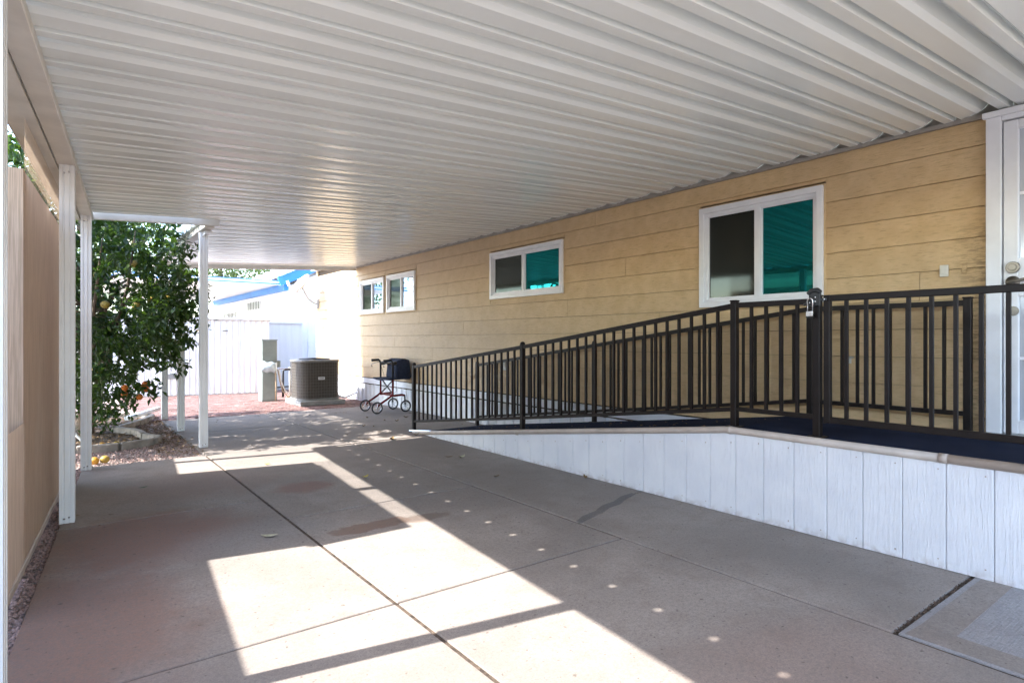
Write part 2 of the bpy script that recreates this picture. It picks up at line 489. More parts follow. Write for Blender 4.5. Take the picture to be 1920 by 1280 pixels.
    def build(s, name, m_, parent=None, smooth=False, bevel=0.0, seg=1):
        o = bpy.data.objects.new(name, s.mesh(name, m_, smooth))
        col.objects.link(o)
        if parent is not None:
            o.parent = parent
        if bevel:
            b = o.modifiers.new("bevel", 'BEVEL')
            b.width = bevel; b.segments = seg; b.limit_method = 'ANGLE'; b.angle_limit = R(40)
        return o

def inst(name, me, parent, loc=(0, 0, 0), rot=(0, 0, 0)):
    o = bpy.data.objects.new(name, me)
    col.objects.link(o)
    o.parent = parent
    o.location = loc
    o.rotation_euler = rot
    return o

def empty(name, loc=(0, 0, 0)):
    o = bpy.data.objects.new(name, None)
    o.empty_display_size = 0.1
    col.objects.link(o)
    o["base"] = 1
    del o["base"]
    return o

def tag(o, label=None, cat=None, group=None, kind=None):
    if label: o["label"] = label
    if cat: o["category"] = cat
    if group: o["group"] = group
    if kind: o["kind"] = kind
    return o

def edge(Y):                       # skewed left edge of the carport slab
    return -0.137 + 0.0864 * (Y - 3.07)
SK = Vector((0.0864, 1, 0)).normalized()
WX = 4.85                          # face of the house wall
def deck(Y):                       # height of the ramp / porch floor
    return 0.595 if Y <= 2.40 else max(0.0, 0.595 * (7.0 - Y) / 4.6)
def roof_z(X):
    return 2.665 - 0.055 * (WX - X)

# ------------------------------------------------------------------ ground, driveway, patio
g = MB().add([(-400, -400, -0.035), (400, -400, -0.035), (400, 400, -0.035), (-400, 400, -0.035)], [(0, 1, 2, 3)]).build('ground', 'ground')
tag(g, 'pinkish tan gravel ground around the carport and the houses', 'ground', kind='structure')
dirt = MB().box(-0.6, 4.83, -9, 10.33, -0.2, -0.016).build('joint_dirt', 'joint_dirt')
drv = empty('driveway'); tag(drv, 'grey concrete driveway slabs with joints, stains and cracks', 'driveway', kind='structure')
dirt.parent = drv
# keep the dirt bed inside the slab outline
dirt.data.clear_geometry()
b_ = MB(); b_.prism([(edge(-9) + .05, -9), (4.83, -9), (4.83, 10.28), (1.28, 10.28), (1.28, 6.9), (edge(6.9) + .05, 6.9)], -0.2, -0.009)
dirt.data.from_pydata(b_.v, [], b_.f)
def slab(pts, m_='concrete', z=0.0):
    return MB().chamfer_prism(pts, -0.12, z, 0.004).build('slab', m_, drv)
Yl = [-9, -3.2, -0.2, 2.516, 4.76, 6.95]
for a, b in zip(Yl, Yl[1:]):
    slab([(edge(a), a + .007), (1.230, a + .008), (1.230, b - .008), (edge(b), b - .007)], z=random.uniform(-.003, .0))
Ym = [-9, -3.2, 0.0, 2.516, 4.15, 6.93, 8.7, 10.3]
for a, b in zip(Ym, Ym[1:]):
    slab([(1.250, a + .008), (2.733, a + .008), (2.733, b - .008), (1.250, b - .008)], z=random.uniform(-.003, .0))
crack = [(2.750, 2.905), (2.86, 2.95), (3.02, 2.99), (3.16, 3.06), (3.30, 3.08), (3.45, 3.15), (3.60, 3.185), (3.80, 3.21), (4.83, 3.25)]
slab([(2.749, 1.036), (4.83, 1.05)] + list(reversed([(x, y - .011) for x, y in crack])))
slab([(x, y + .006) for x, y in crack] + [(4.83, 6.93), (2.749, 6.93)])
slab([(2.749, 6.942), (4.83, 6.942), (4.83, 10.3), (2.749, 10.3)])
slab([(2.755, -4.0), (4.83, -4.0), (4.83, 1.025), (2.755, 1.015)], 'concrete_brushed', 0.002)
slab([(2.749, -9), (4.83, -9), (4.83, -4.012), (2.749, -4.012)])
# smooth trowelled margin of the brushed slab
def strip(pts, m_, z0, z1, name):
    return MB().prism(pts, z0, z1).build(name, m_, drv)
strip([(2.765, -3.9), (2.90, -3.9), (2.90, 0.985), (2.765, 0.995)], 'concrete', 0.0, 0.0035, 'slab_margin')
strip([(2.905, 0.86), (4.7, 0.875), (4.7, 0.995), (2.905, 0.985)], 'concrete', 0.0, 0.0035, 'slab_margin')
# ragged mortar smear along the crack
pts_u, pts_d = [], []
for i, (x, y) in enumerate(crack[:-2]):
    w = 0.035 * (1 - abs(i - 2.6) / 4.8) + random.uniform(0, .015)
    pts_u.append((x, y + w)); pts_d.append((x, y - w * 1.1))
strip(pts_d + list(reversed(pts_u)), 'concrete_patch', -0.01, 0.0018, 'mortar_patch')
# dirt that fills the wide joint
cr = MB()
for _ in range(200):
    x = random.uniform(2.76, 3.69); y = 1.026 + random.gauss(0, .008)
    r = random.uniform(.002, .005)
    cr.sphere((x, y, -.003), r, 5, 3)
o = cr.build('joint_debris', 'soil', drv); tag(o, kind='stuff')

# brick patio
patio = empty('brick_patio'); tag(patio, 'red brick patio beyond the concrete slabs', 'patio', kind='structure')
bricks = []
bl, bw, gp = 0.2, 0.098, 0.007
for j in range(44):
    y = 10.325 + j * (bw + gp)
    off = (j % 2) * 0.5 * (bl + gp)
    for i in range(-1, 24):
        x0 = 1.15 + i * (bl + gp) - off + random.uniform(-.003, .003); x1 = x0 + bl
        if x0 < 1.05: x0 = 1.05
        if x1 > 4.82: x1 = 4.82
        if x1 - x0 < .04: continue
        bricks.append((y, x0, x1))
brick_me = MB().chamfer_prism([(0, 0), (bl, 0), (bl, bw), (0, bw)], -0.06, 0.0, 0.006).mesh('brick', 'brick_red')
n = 0
rest = MB()
for y, x0, x1 in bricks:
    z = random.uniform(-.006, .002)
    if n < 295:
        o = inst('brick', brick_me, patio, (x0, y, z), (random.gauss(0, .006), random.gauss(0, .006), random.gauss(0, .01)))
        o.scale = ((x1 - x0) / bl, 1, 1)
        n += 1
    else:
        rest.chamfer_prism([(x0, y), (x1, y), (x1, y + bw), (x0, y + bw)], -0.06, z, 0.005)
tag(rest.build('brick_field', 'brick_red', patio), kind='stuff')

# loose gravel
gv = MB()
def stone(x, y, r, z=-0.03):
    a = random.uniform(0, 6.28); k = random.uniform(.55, 1)
    P = []
    for q in range(4):
        t = a + q * 1.5708 + random.uniform(-.3, .3)
        P.append((x + r * math.cos(t), y + r * k * math.sin(t), z + r * random.uniform(.1, .5)))
    P.append((x, y, z + r * random.uniform(.8, 1.2)))
    gv.add(P, [(0, 1, 4), (1, 2, 4), (2, 3, 4), (3, 0, 4)])
for _ in range(9000):
    x, y = random.uniform(-.3, 1.24), random.uniform(6.97, 10.6)
    if x < edge(y) - .15: continue
    stone(x, y, random.uniform(.006, .018))
for _ in range(4500):
    x, y = random.uniform(-1.2, 1.04), random.uniform(10.4, 14.6)
    stone(x, y, random.uniform(.010, .024))
for _ in range(3500):
    y = random.uniform(2.4, 7.0)
    stone(edge(y) - random.uniform(.0, .16), y, random.uniform(.007, .017))
tag(gv.build('gravel', 'stone'), 'small pinkish gravel stones covering the planting bed', 'gravel', kind='stuff')

# ------------------------------------------------------------------ house
house = empty('manufactured_house')
tag(house, 'tan lap-sided manufactured house with white windows along the carport', 'house')
H0, H1 = -6.0, 13.95
wall = MB().box(WX + .032, 9.2, H0, H1, 0.30, 2.80).build('wall', 'wall_back', house)
MB().box(WX - .10, 9.4, H0 - .2, H1 + .12, 2.80, 2.95).build('roof_fascia', 'trim_white', house)
MB().prism([(WX - .2, 0), (9.5, 0), (7.1, .75)], 0, H1 - H0 + .6).build('roof', 'roof_shingle', house)
rf = [o for o in house.children if o.name.startswith('roof') and 'fascia' not in o.name][0]
rf.rotation_euler = (R(90), 0, 0); rf.location = (0, H1 + .3, 2.952)
openings = [(2.31, 3.45, 1.50, 2.42), (5.37, 6.88, 1.76, 2.40), (9.08, 10.17, 1.70, 2.37), (10.29, 11.38, 1.70, 2.36), (0.22, 1.25, 0.55, 2.63)]
Z0, CH = 0.46, 0.2005
def plank(y0, y1, z0, z1):
    if y1 - y0 < .02 or z1 - z0 < .015: return
    # lapped board: proud at its lower edge
    xb, xt = WX - .016, WX - .006
    z0 += .015
    P = [(xb, y0, z0), (xb, y1, z0), (xt, y1, z1), (xt, y0, z1), (WX + .012, y0, z0), (WX + .012, y1, z0), (WX + .012, y1, z1), (WX + .012, y0, z1)]
    MB().add(P, [(0, 3, 2, 1), (0, 1, 5, 4), (2, 3, 7, 6), (0, 4, 7, 3), (1, 2, 6, 5)]).build('plank', 'siding', house)
def course_segments(zc0, zc1):
    cuts = [(H0, H1)]
    extra = []
    for a, b, c, d in openings:
        a -= .012; b += .012; c -= .012; d += .012
        if zc1 <= c or zc0 >= d: continue
        new = []
        for p, q in cuts:
            if q <= a or p >= b: new.append((p, q)); continue
            if p < a: new.append((p, a))
            if q > b: new.append((b, q))
        cuts = new
        if zc0 < c: extra.append((a, b, zc0, c))
        if zc1 > d: extra.append((a, b, d, zc1))
    return cuts, extra
for k in range(11):
    z0 = Z0 + k * CH; z1 = z0 + CH + (0.012 if k < 10 else 0.0)
    segs, ex = course_segments(z0, z1)
    js = [(-5.2 + (k * 1.37) % 3.66) + 3.66 * i for i in range(6)]
    for p, q in segs:
        ps = [p] + [j for j in js if p + .35 < j < q - .35] + [q]
        for a, b in zip(ps, ps[1:]):
            plank(a + .0015, b - .0015, z0, z1)
    for a, b, c, d in ex:
        plank(a, b, c, d)
# wall trim, skirting
MB().box(WX - .022, WX + .012, 1.0, H1, 0.362, 0.458).build('trim_board', 'white_board', house)
MB().box(WX - .016, WX + .011, H1 - .06, H1 + .004, 0.458, 2.79).build('corner_trim', 'caulk_tan', house)
sk = MB()
sk.add([(0, 0, 0), (0, .03, .0), (.016, .045, 0), (.016, .168, 0), (0, .183, 0), (0, .19, 0)] + [(0, 0, .362), (0, .03, .362), (.016, .045, .362), (.016, .168, .362), (0, .183, .362), (0, .19, .362)],
       [(i, i + 6, i + 7, i + 1) for i in range(5)])
sk_me = sk.mesh('skirting_board', 'white_board')
for i in range(61):
    o = inst('skirting_board', sk_me, house, (WX - .022, 2.4 + i * .19, -.02))
    o.rotation_euler = (random.gauss(0, .012), 0, 0)
# flashing under the roof pans
MB().box(WX - .045, WX - .0165, -1.2, 11.62, 2.640, 2.668).build('flashing', 'flashing', house)
MB().box(WX - .16, WX - .017, -.2, 11.60, 2.7475, 2.7525).build('leak_cap', 'white_metal', house)  # unseen strip added above the pan ends to block light leaks
MB().box(WX - .016, WX + .011, -1.2, 11.60, 2.668, 2.798).build('ledger', 'flashing', house)

def window(y0, y1, z0, z1, mats, fw=.05, split=.5, top_tan=True):
    x = WX
    w = MB()
    # mitred outer casing with a stepped inner face
    def casing(ya, yb, za, zb, t, xo, xi):
        o4 = [(ya, za), (yb, za), (yb, zb), (ya, zb)]
        i4 = [(ya + t, za + t), (yb - t, za + t), (yb - t, zb - t), (ya + t, zb - t)]
        P = [(xo, *p) for p in o4] + [(xo, *p) for p in i4] + [(xi, *p) for p in o4] + [(xi, *p) for p in i4]
        F = []
        for i in range(4):
            j = (i + 1) % 4
            F += [(i, 4 + i, 4 + j, j), (i, j, 8 + j, 8 + i), (4 + i, 12 + i, 12 + j, 4 + j)]
        w.add(P, F)
    casing(y0, y1, z0, z1, fw, x - .045, x + .012)
    o = w.build('window', 'trim_white', house, bevel=.003)
    w = MB(); casing(y0 + fw, y1 - fw, z0 + fw, z1 - fw, .024, x - .026, x + .012)
    w.build('inner_frame', 'trim_white', o)
    w = MB(); casing(y0 - .014, y1 + .014, z0 - .014, z1 + .014, .0135, x - .018, x + .01)
    w.build('caulk_line', 'caulk_tan', o)
    ya, yb, za, zb = y0 + fw + .024, y1 - fw - .024, z0 + fw + .024, z1 - fw - .024
    ym = ya + (yb - ya) * split
    MB().box(x - .022, x + .01, ym - .02, ym + .02, za, zb).build('mullion', 'trim_white', o)
    for (p, q, m_, dx) in ((ya, ym - .02, mats[0], .004), (ym + .02, yb, mats[1], -.002)):
        w = MB(); casing(p, q, za, zb, .016, x - .012 + dx, x + .011)
        w.build('sash', 'trim_white', o)
        MB().add([(x + dx, p + .015, za + .015), (x + dx, q - .015, za + .015), (x + dx, q - .015, zb - .015), (x + dx, p + .015, zb - .015)], [(0, 3, 2, 1)]).build('pane', m_, o)
    return o
window(2.31, 3.45, 1.50, 2.42, ('glass_teal', 'glass_screen'), split=.49)
window(5.37, 6.88, 1.76, 2.40, ('glass_teal', 'glass_screen'), split=.52)
window(9.08, 10.17, 1.70, 2.37, ('glass_blue', 'glass_screen'), split=.50)
window(10.29, 11.38, 1.70, 2.36, ('glass_blue', 'glass_screen'), split=.52)

# security door
door = MB()
dx0, dx1 = WX - .075, WX - .035
Y0d, Y1d = 0.30, 1.165
zb, zt = 0.615, 2.575
bars_y = [(Y0d, Y0d + .075), (Y1d - .075, Y1d)]
for a, b in bars_y: door.box(dx0, dx1, a, b, zb, zt)
for a, b in ((zb, zb + .085), (1.47, 1.71), (zt - .06, zt)):
    door.box(dx0 + .001, dx1 - .001, Y0d + .075, Y1d - .075, a, b)
door.box(dx0 + .002, dx1 - .002, .70, .745, zb + .085, 1.47)
door.box(dx0 + .002, dx1 - .002, .70, .745, 1.71, zt - .06)
D = door.build('door', 'trim_white', house, bevel=.004)
fr = MB()
fr.box(WX - .09, WX + .012, 1.172, 1.252, 0.6, 2.64).box(WX - .09, WX + .012, .215, .294, 0.6, 2.64).box(WX - .09, WX + .012, .296, 1.170, 2.582, 2.64)
fr.box(WX - .115, WX - .09, .19, 1.265, 2.61, 2.648)
fr.build('door_frame', 'trim_white', D, bevel=.003)
MB().box(WX - .13, WX + .01, .2, 1.26, .597, .613).build('threshold', 'steel', D)
for ya, yb in ((Y0d + .075, .70), (.745, Y1d - .075)):
    for za, zb2 in ((zb + .085, 1.47), (1.71, zt - .06)):
        MB().box(WX - .05, WX - .045, ya, yb, za, zb2).build('pane', 'glass_door', D)
        zm = (za + zb2) / 2
        MB().box(dx0 + .008, dx0 + .02, ya, yb, zm - .009, zm + .009).build('bar', 'trim_white', D)
for yy in (.80, .92, 1.02):
    pass
dbm = MB()
dbm.cyl((dx0 - .002, 1.115, 1.652), (dx0 - .022, 1.115, 1.652), .036, 20)
dbm.cyl((dx0 - .022, 1.115, 1.652), (dx0 - .032, 1.115, 1.652), .022, 16)
dbm.build('deadbolt', 'nickel', D, bevel=.003, seg=2)
lv = MB()
lv.cyl((dx0 - .002, 1.115, 1.562), (dx0 - .018, 1.115, 1.562), .036, 20)
lv.cyl((dx0 - .018, 1.115, 1.562), (dx0 - .05, 1.115, 1.562), .012, 12)
lv.tube([(dx0 - .05, 1.125, 1.560), (dx0 - .052, 1.09, 1.563), (dx0 - .05, 1.05, 1.572), (dx0 - .048, 1.0, 1.570)], .010, 8)
lv.build('door_handle', 'nickel', D, smooth=True)
kb = MB().cyl((dx0 - .002, 1.115, 1.38), (dx0 - .014, 1.115, 1.38), .03, 20).build('lock_plate', 'nickel', D)
# switch, painted-over plate, outlet, clips
ds = MB().box(WX - .030, WX - .012, 1.475, 1.525, 1.63, 1.71); o = ds.build('doorbell_button', 'ivory', house, bevel=.004, seg=2)
MB().box(WX - .035, WX - .030, 1.484, 1.516, 1.648, 1.70).build('button_face', 'ivory', o, bevel=.002)
MB().box(WX - .018, WX - .011, 1.372, 1.402, 1.645, 1.705).build('painted_plate', 'siding', house, bevel=.003)
MB().box(WX - .03, WX - .011, 6.52, 6.58, .79, .92).build('outlet_cover', 'ivory', house, bevel=.004)
MB().box(WX - .02, WX - .011, 2.105, 2.125, 1.02, 1.075).box(WX - .02, WX - .011, 2.09, 2.14, 1.06, 1.072).build('wall_clip', 'ivory', house)
cb = MB().tube([(WX - .016, 7.3, .95), (WX - .02, 7.22, .80), (WX - .022, 7.30, .66), (WX - .022, 7.5, .56), (WX - .022, 7.52, .48)], .006, 6)
cb.build('cable', 'caulk_tan', house, smooth=True)

# ------------------------------------------------------------------ carport
cp = empty('carport')
tag(cp, 'white corrugated aluminium carport roof on slim square posts', 'carport')
PER = 0.305
prof = [(0.0, .075), (.010, .075), (.043, 0.0), (.098, .0), (.104, .040), (.112, .040), (.140, 0.0), (.235, .004), (.262, .020), (.282, .075), (.306, .0755)]
Ystart = 11.60
npan = 43
for k in range(npan):
    yb = Ystart - k * PER
    ymid = yb - PER / 2
    xl = 1.22 if ymid > 7.02 else edge(ymid) - .10
    xr = WX - .02
    stations = [xl, xr - .15, xr - .07, xr]
    has_hole = ymid < 7.0
    hx = edge(ymid) + .022
    if has_hole: stations = [xl, hx - .0125, hx + .0125] + stations[1:]
    mb = MB()
    m_ = len(prof)
    jy = 0.0
    hole_i = 9                              # the narrow flat face
    P = []
    for si, x in enumerate(stations):
        for i, (s_, h) in enumerate(prof):
            hh = h
            if si >= len(stations) - 1 and i in (6, 7, 8): hh = h + (.0 if i == 6 else .030)
            P.append((x, yb - s_ + jy, roof_z(x) + hh + (.002 if si % 2 else 0) * 0))
    F = []
    for si in range(len(stations) - 1):
        for i in range(m_ - 1):
            if has_hole and si == 1 and i == hole_i: continue
            a = si * m_ + i
            F.append((a, a + 1, a + m_ + 1, a + m_))
    mb.add(P, F)
    o = mb.build('roof_panel', 'roof_panel', cp)
    sm = o.modifiers.new('thick', 'SOLIDIFY'); sm.thickness = .0012; sm.offset = 1
YE = Ystart - npan * PER
# beam over the first posts and its gutter
def skbox(mb, ya, yb, x0, x1, z0, z1):
    P = []
    for z in (z0, z1):
        P += [(edge(ya) + x0, ya, z), (edge(ya) + x1, ya, z), (edge(yb) + x1, yb, z), (edge(yb) + x0, yb, z)]
    mb.add(P, [(0, 3, 2, 1), (4, 5, 6, 7), (0, 1, 5, 4), (1, 2, 6, 5), (2, 3, 7, 6), (3, 0, 4, 7)])
mb = MB(); skbox(mb, YE, 7.06, -.018, .082, 2.345, 2.392); mb.build('beam', 'beam', cp, bevel=.004)
mb = MB(); skbox(mb, YE, 7.06, -.150, -.022, 2.335, 2.350); skbox(mb, YE, 7.06, -.156, -.1505, 2.330, 2.475); mb.build('gutter', 'beam', cp)
mb = MB(); skbox(mb, YE, 7.06, -.036, -.0225, 2.351, 2.388); mb.build('gutter_lip', 'trim_white', cp)
# step where the roof narrows
mb = MB(); mb.bar((edge(7.1) - .15, 7.085, roof_z(.1) - .01), (1.40, 7.085, roof_z(1.4) - .01), .045, .085); mb.build('step_fascia', 'white_metal', cp, bevel=.004)
MB().box(1.262, 1.362, 7.112, 11.60, roof_z(1.31) - .068, roof_z(1.31) - .008).build('beam', 'beam', cp, bevel=.004)
mb = MB(); mb.bar((1.2, 11.625, roof_z(1.2) - .005), (WX - .02, 11.625, roof_z(WX) - .005), .03, .13); mb.build('end_fascia', 'beam', cp, bevel=.004)
# short bracket above the third post
MB().add([(1.30, 7.30, 2.36), (1.40, 7.30, 2.398), (1.30, 7.30, 2.398), (1.30, 7.42, 2.36), (1.40, 7.42, 2.398), (1.30, 7.42, 2.398)], [(0, 1, 2), (5, 4, 3), (0, 3, 4, 1), (0, 2, 5, 3), (1, 4, 5, 2)]).build('bracket', 'white_metal', cp)

def post(x, y, ztop, rot, w=.082):
    h = w / 2; g_ = .006
    q = []
    def side(ax, ay, bx, by):
        # a flat with two shallow flutes
        for t, d in ((0, 0), (.22, 0), (.25, g_), (.33, g_), (.36, 0), (.64, 0), (.67, g_), (.75, g_), (.78, 0)):
            px, py = ax + (bx - ax) * t, ay + (by - ay) * t
            nx, ny = -(by - ay), (bx - ax)
            L = math.hypot(nx, ny)
            q.append((px + nx / L * d, py + ny / L * d))
    side(-h, -h, h, -h); side(h, -h, h, h); side(h, h, -h, h); side(-h, h, -h, -h)
    m_ = MB()
    n_ = len(q)
    m_.add([(a, b, 0) for a, b in q] + [(a, b, ztop) for a, b in q], [(i, (i + 1) % n_, n_ + (i + 1) % n_, n_ + i) for i in range(n_)] + [tuple(range(n_, 2 * n_))])
    o = m_.build('post', 'white_metal', cp)
    o.location = (x, y, 0); o.rotation_euler = (0, 0, rot)
    sc = MB()
    for z in (.035, ztop - .05):
        for dx_ in (-.014, .012):
            MB().cyl((dx_, -h - .001, z + dx_ * .3), (dx_, -h - .006, z + dx_ * .3), .006, 8).build('screw', 'steel', o)
    return o
ra = -math.atan(.0864)
for y in (-0.1, 2.375, 4.945, 6.825):
    post(edge(y) + .034, y, 2.345, ra)
for y in (7.47, 9.0, 10.5):
    post(1.315, y, roof_z(1.31) - .068, 0)
# ------------------------------------------------------------------ sun screen and what stands behind it
scn = empty('sun_screen'); tag(scn, 'tan woven roll-down sun screen hanging beside the first posts', 'screen')
P0, P1 = 3.33, 6.25
for a, b, c_, d_, m_ in ((P0, 3.94, .075, .78, 'screen'), (3.94, P1, .075, 2.06, 'screen'), (3.94, P1, 2.06, 2.33, 'screen_open')):  # open bay and sheer top band are shaped to let the sun patches through
    P = [(edge(a) - .068, a, c_), (edge(b) - .068, b, c_), (edge(b) - .068, b, d_), (edge(a) - .068, a, d_)]
    MB().add(P, [(0, 1, 2, 3)]).build('fabric', m_, scn)
mb = MB(); skbox(mb, P0, P1, -.078, -.060, .035, .074); mb.build('hem_bar', 'pipe_tan', scn, bevel=.004)
# unseen shed and wall added outside the screen, sized for their shadows
ns = empty('shadow_shed'); tag(ns, 'unseen tan flat-roofed shed added behind the sun screen for its shadow', 'shed')
mb = MB(); skbox(mb, 3.93, 6.12, -1.0, -.48, 0, 2.40); mb.build('wall', 'shed_tan', ns)
mb = MB(); skbox(mb, 3.945, 3.985, -.478, -.072, 0, 2.07); mb.build('backdrop_wall', 'screen', ns)  # added tan backdrop, set back so sun still reaches the slab through the bay
mb = MB(); skbox(mb, 3.90, 6.15, -1.03, -.45, 2.402, 2.49); mb.build('roof', 'shed_tan', ns)
bw_ = empty('shadow_wall'); tag(bw_, 'unseen tan block wall added outside the carport to shade the slab edge', 'wall')
for k in range(9):
    mb = MB(); skbox(mb, -4.0, 7.3, -1.25, -1.10, -.03 + k * .212, .177 + k * .212); mb.build('block_course', 'fence_block', bw_, bevel=.004)
mb = MB(); skbox(mb, -4.0, 7.3, -1.27, -1.08, 1.879, 1.915); mb.build('coping', 'fence_block', bw_)

# ------------------------------------------------------------------ ramp and porch
rp = empty('wheelchair_ramp'); tag(rp, 'white-skirted wheelchair ramp and porch with dark blue carpet', 'ramp')
RX = 3.70
mb = MB()
prof_y = [(-1.5, .595), (2.4, .595), (7.0, 0.004)]
top = [(RX + .01, y, z) for y, z in prof_y] + [(WX - .03, y, z) for y, z in prof_y]
bot = [(RX + .01, y, max(-.02, z - .045)) for y, z in prof_y] + [(WX - .03, y, max(-.02, z - .045)) for y, z in prof_y]
mb.add(top + bot, [(0, 3, 4, 1), (1, 4, 5, 2), (0, 1, 7, 6), (1, 2, 8, 7), (3, 9, 10, 4), (4, 10, 11, 5), (0, 6, 9, 3), (2, 5, 11, 8)])
mb.build('carpet_deck', 'carpet', rp)
y = -1.5
while y < 6.82:
    y1 = min(y + .2032, 6.85)
    a, b = y + .0018, y1 - .0018
    za, zb_ = deck(a) - .035, deck(b) - .035
    if max(za, zb_) > .012:
        za, zb_ = max(za, .006), max(zb_, .006)
        pl = MB()
        e = .004
        ys = [(a, .0025), (a + e, 0), (b - e, 0), (b, .0025)]
        Pf = []
        for yy, dx_ in ys:
            Pf += [(RX + dx_, yy, .004), (RX + dx_, yy, max(.005, deck(yy) - .03))]
        Pf += [(RX + .014, a, .004), (RX + .014, a, max(.005, deck(a) - .03)), (RX + .014, b, .004), (RX + .014, b, max(.005, deck(b) - .03))]
        pl.add(Pf, [(0, 1, 3, 2), (2, 3, 5, 4), (4, 5, 7, 6), (0, 8, 9, 1), (6, 7, 11, 10)])
        bd = pl.build('skirt_board', 'white_board', rp)
        if zb_ > .15:
            for zz in (.05, zb_ - .04):
                MB().cyl((RX + .0008, y + .035, zz + random.uniform(-.01, .01)), (RX - .0012, y + .035, zz), .0038, 7).build('nail', 'pipe_tan', bd)
    y = y1
bk = MB().add([(RX + .0125, -1.5, 0), (RX + .0125, 6.9, 0), (RX + .0125, 6.9, .004), (RX + .0125, 2.4, .56), (RX + .0125, -1.5, .56)], [(0, 4, 3, 2, 1)]).build('skirt_backing', 'white_board', rp)
mb = MB().tube([(RX - .004, -1.5, .582), (RX - .004, 1.15, .582)], .024, 12)
mb.build('edge_pipe', 'pipe_tan', rp, smooth=True)
mb = MB().tube([(RX - .004, 1.153, .582), (RX - .004, 2.40, .582), (RX - .004, 2.44, .579), (RX - .004, 7.0, -.004)], .0235, 12)
mb.build('edge_pipe', 'pipe_tan', rp, smooth=True)
MB().tube([(RX - .004, 1.13, .582), (RX - .004, 1.17, .582)], .0262, 12).build('pipe_joint', 'pipe_tan', rp, smooth=True)
for yy in (2.40, 4.8):
    MB().tube([(RX - .004, yy - .012, deck(yy) - .0125), (RX - .004, yy + .012, deck(yy + .024) - .0125)], .0262, 12).build('pipe_joint', 'pipe_tan', rp, smooth=True)
MB().tube([(RX + .004, 6.55, .07), (RX - .006, 7.1, .012)], .014, 8).build('ramp_lip', 'steel', rp)

bal_me = MB().box(-.0095, .0095, -.0095, .0095, .0, .705).mesh('baluster', 'rail_brown')
def railing(name, x, posts, label, round_caps, ramp_gap=.112, px=.044):
    root = empty(name); tag(root, label, 'railing')
    for y in posts:
        zf = deck(y) if y < 7.0 else 0.0
        p = MB().box(x - px / 2, x + px / 2, y - px / 2, y + px / 2, zf - (.0 if y > 7 else .004), zf + .872).build('post', 'rail_brown', root, bevel=.003)
        if y in round_caps:
            MB().sphere((x, y, zf + .874), .027, 12, 8).build('post_cap', 'rail_brown', p, smooth=True)
        else:
            MB().box(x - .025, x + .025, y - .025, y + .025, zf + .8725, zf + .884).build('post_cap', 'rail_brown', p, bevel=.003)
        if y < 7:
            MB().box(x - .045, x + .045, y - .045, y + .045, zf - .002, zf + .008).build('base_plate', 'rail_brown', p)
    for ya, yb in zip(posts, posts[1:]):
        a, b = max(ya, yb) - px / 2, min(ya, yb) + px / 2
        za, zb_ = deck(a), deck(b)
        MB().bar((x, a, za + .845), (x, b, zb_ + .845), .034, .036).build('top_rail', 'rail_brown', root, bevel=.002)
        MB().bar((x, a, za + .125), (x, b, zb_ + .125), .030, .030).build('bottom_rail', 'rail_brown', root, bevel=.002)
        cnt = max(1, round((a - b) / ramp_gap) - 1)
        for i in range(1, cnt + 1):
            y = a + (b - a) * i / (cnt + 1)
            inst('baluster', bal_me, root, (x, y, za + (zb_ - za) * i / (cnt + 1) + .13))
    return root
railing('ramp_railing', 3.78, [7.15, 4.82, 2.42, 1.845], 'dark brown baluster railing on the outer edge of the ramp', (7.15, 4.82))
railing('ramp_railing', 4.72, [7.05, 4.74, 2.36, 1.335], 'dark brown baluster railing along the house side of the ramp', (7.05, 4.74))
# gate
gt = empty('porch_gate'); tag(gt, 'dark brown baluster gate with padlocked latch on the porch edge', 'gate')
gx, ga, gb = 3.78, 1.803, 0.22
for y in (ga - .02, gb + .02):
    MB().box(gx - .019, gx + .019, y - .019, y + .019, .69, 1.475).build('stile', 'rail_brown', gt, bevel=.003)
MB().box(gx - .019, gx + .019, gb + .0395, ga - .0395, 1.436, 1.474).build('top_rail', 'rail_brown', gt, bevel=.003)
MB().box(gx - .018, gx + .018, gb + .0395, ga - .0395, .691, .728).build('bottom_rail', 'rail_brown', gt, bevel=.003)
gbm = MB().box(-.0095, .0095, -.0095, .0095, .729, 1.4355).mesh('baluster', 'rail_brown')
for i in range(1, 14):
    inst('baluster', gbm, gt, (gx, ga - .02 - i * (ga - gb - .04) / 14, 0))
MB().box(gx - .022, gx + .022, .135, .179, .591, 1.48).build('hinge_post', 'rail_brown', gt, bevel=.003)
for z in (.85, 1.3):
    MB().cyl((gx, .2, z - .03), (gx, .2, z + .03), .012, 10).build('hinge', 'black_metal', gt)
lt = MB()
lt.obox(Matrix.Translation((gx - .03, 1.845, 1.452)), .022, .07, .085)
lt.tube([(gx - .035, 1.885, 1.483), (gx - .035, 1.865, 1.505), (gx - .035, 1.83, 1.508), (gx - .035, 1.81, 1.49)], .016, 8)
lt.box(gx - .036, gx - .024, 1.775, 1.845, 1.438, 1.456)
lt.bar((gx - .034, 1.87, 1.44), (gx - .034, 1.915, 1.418), .012, .016)
lo = lt.build('latch', 'black_plastic', gt, bevel=.003)
for yy, zz in ((1.838, 1.462), (1.838, 1.436), (1.783, 1.447), (1.872, 1.43)):
    MB().sphere((gx - .043, yy, zz), .0062, 8, 6).build('bolt', 'chrome', lo, smooth=True)
pk = empty('padlock'); tag(pk, 'long-shackle steel padlock hanging from the gate latch', 'padlock')
px_ = gx - .055
path = [(px_, 1.880, 1.375), (px_, 1.880, 1.440)]
for i in range(9):
    a = math.pi * i / 8
    path.append((px_, 1.864 + .016 * math.cos(a), 1.440 + .016 * math.sin(a)))
path += [(px_, 1.848, 1.375)]
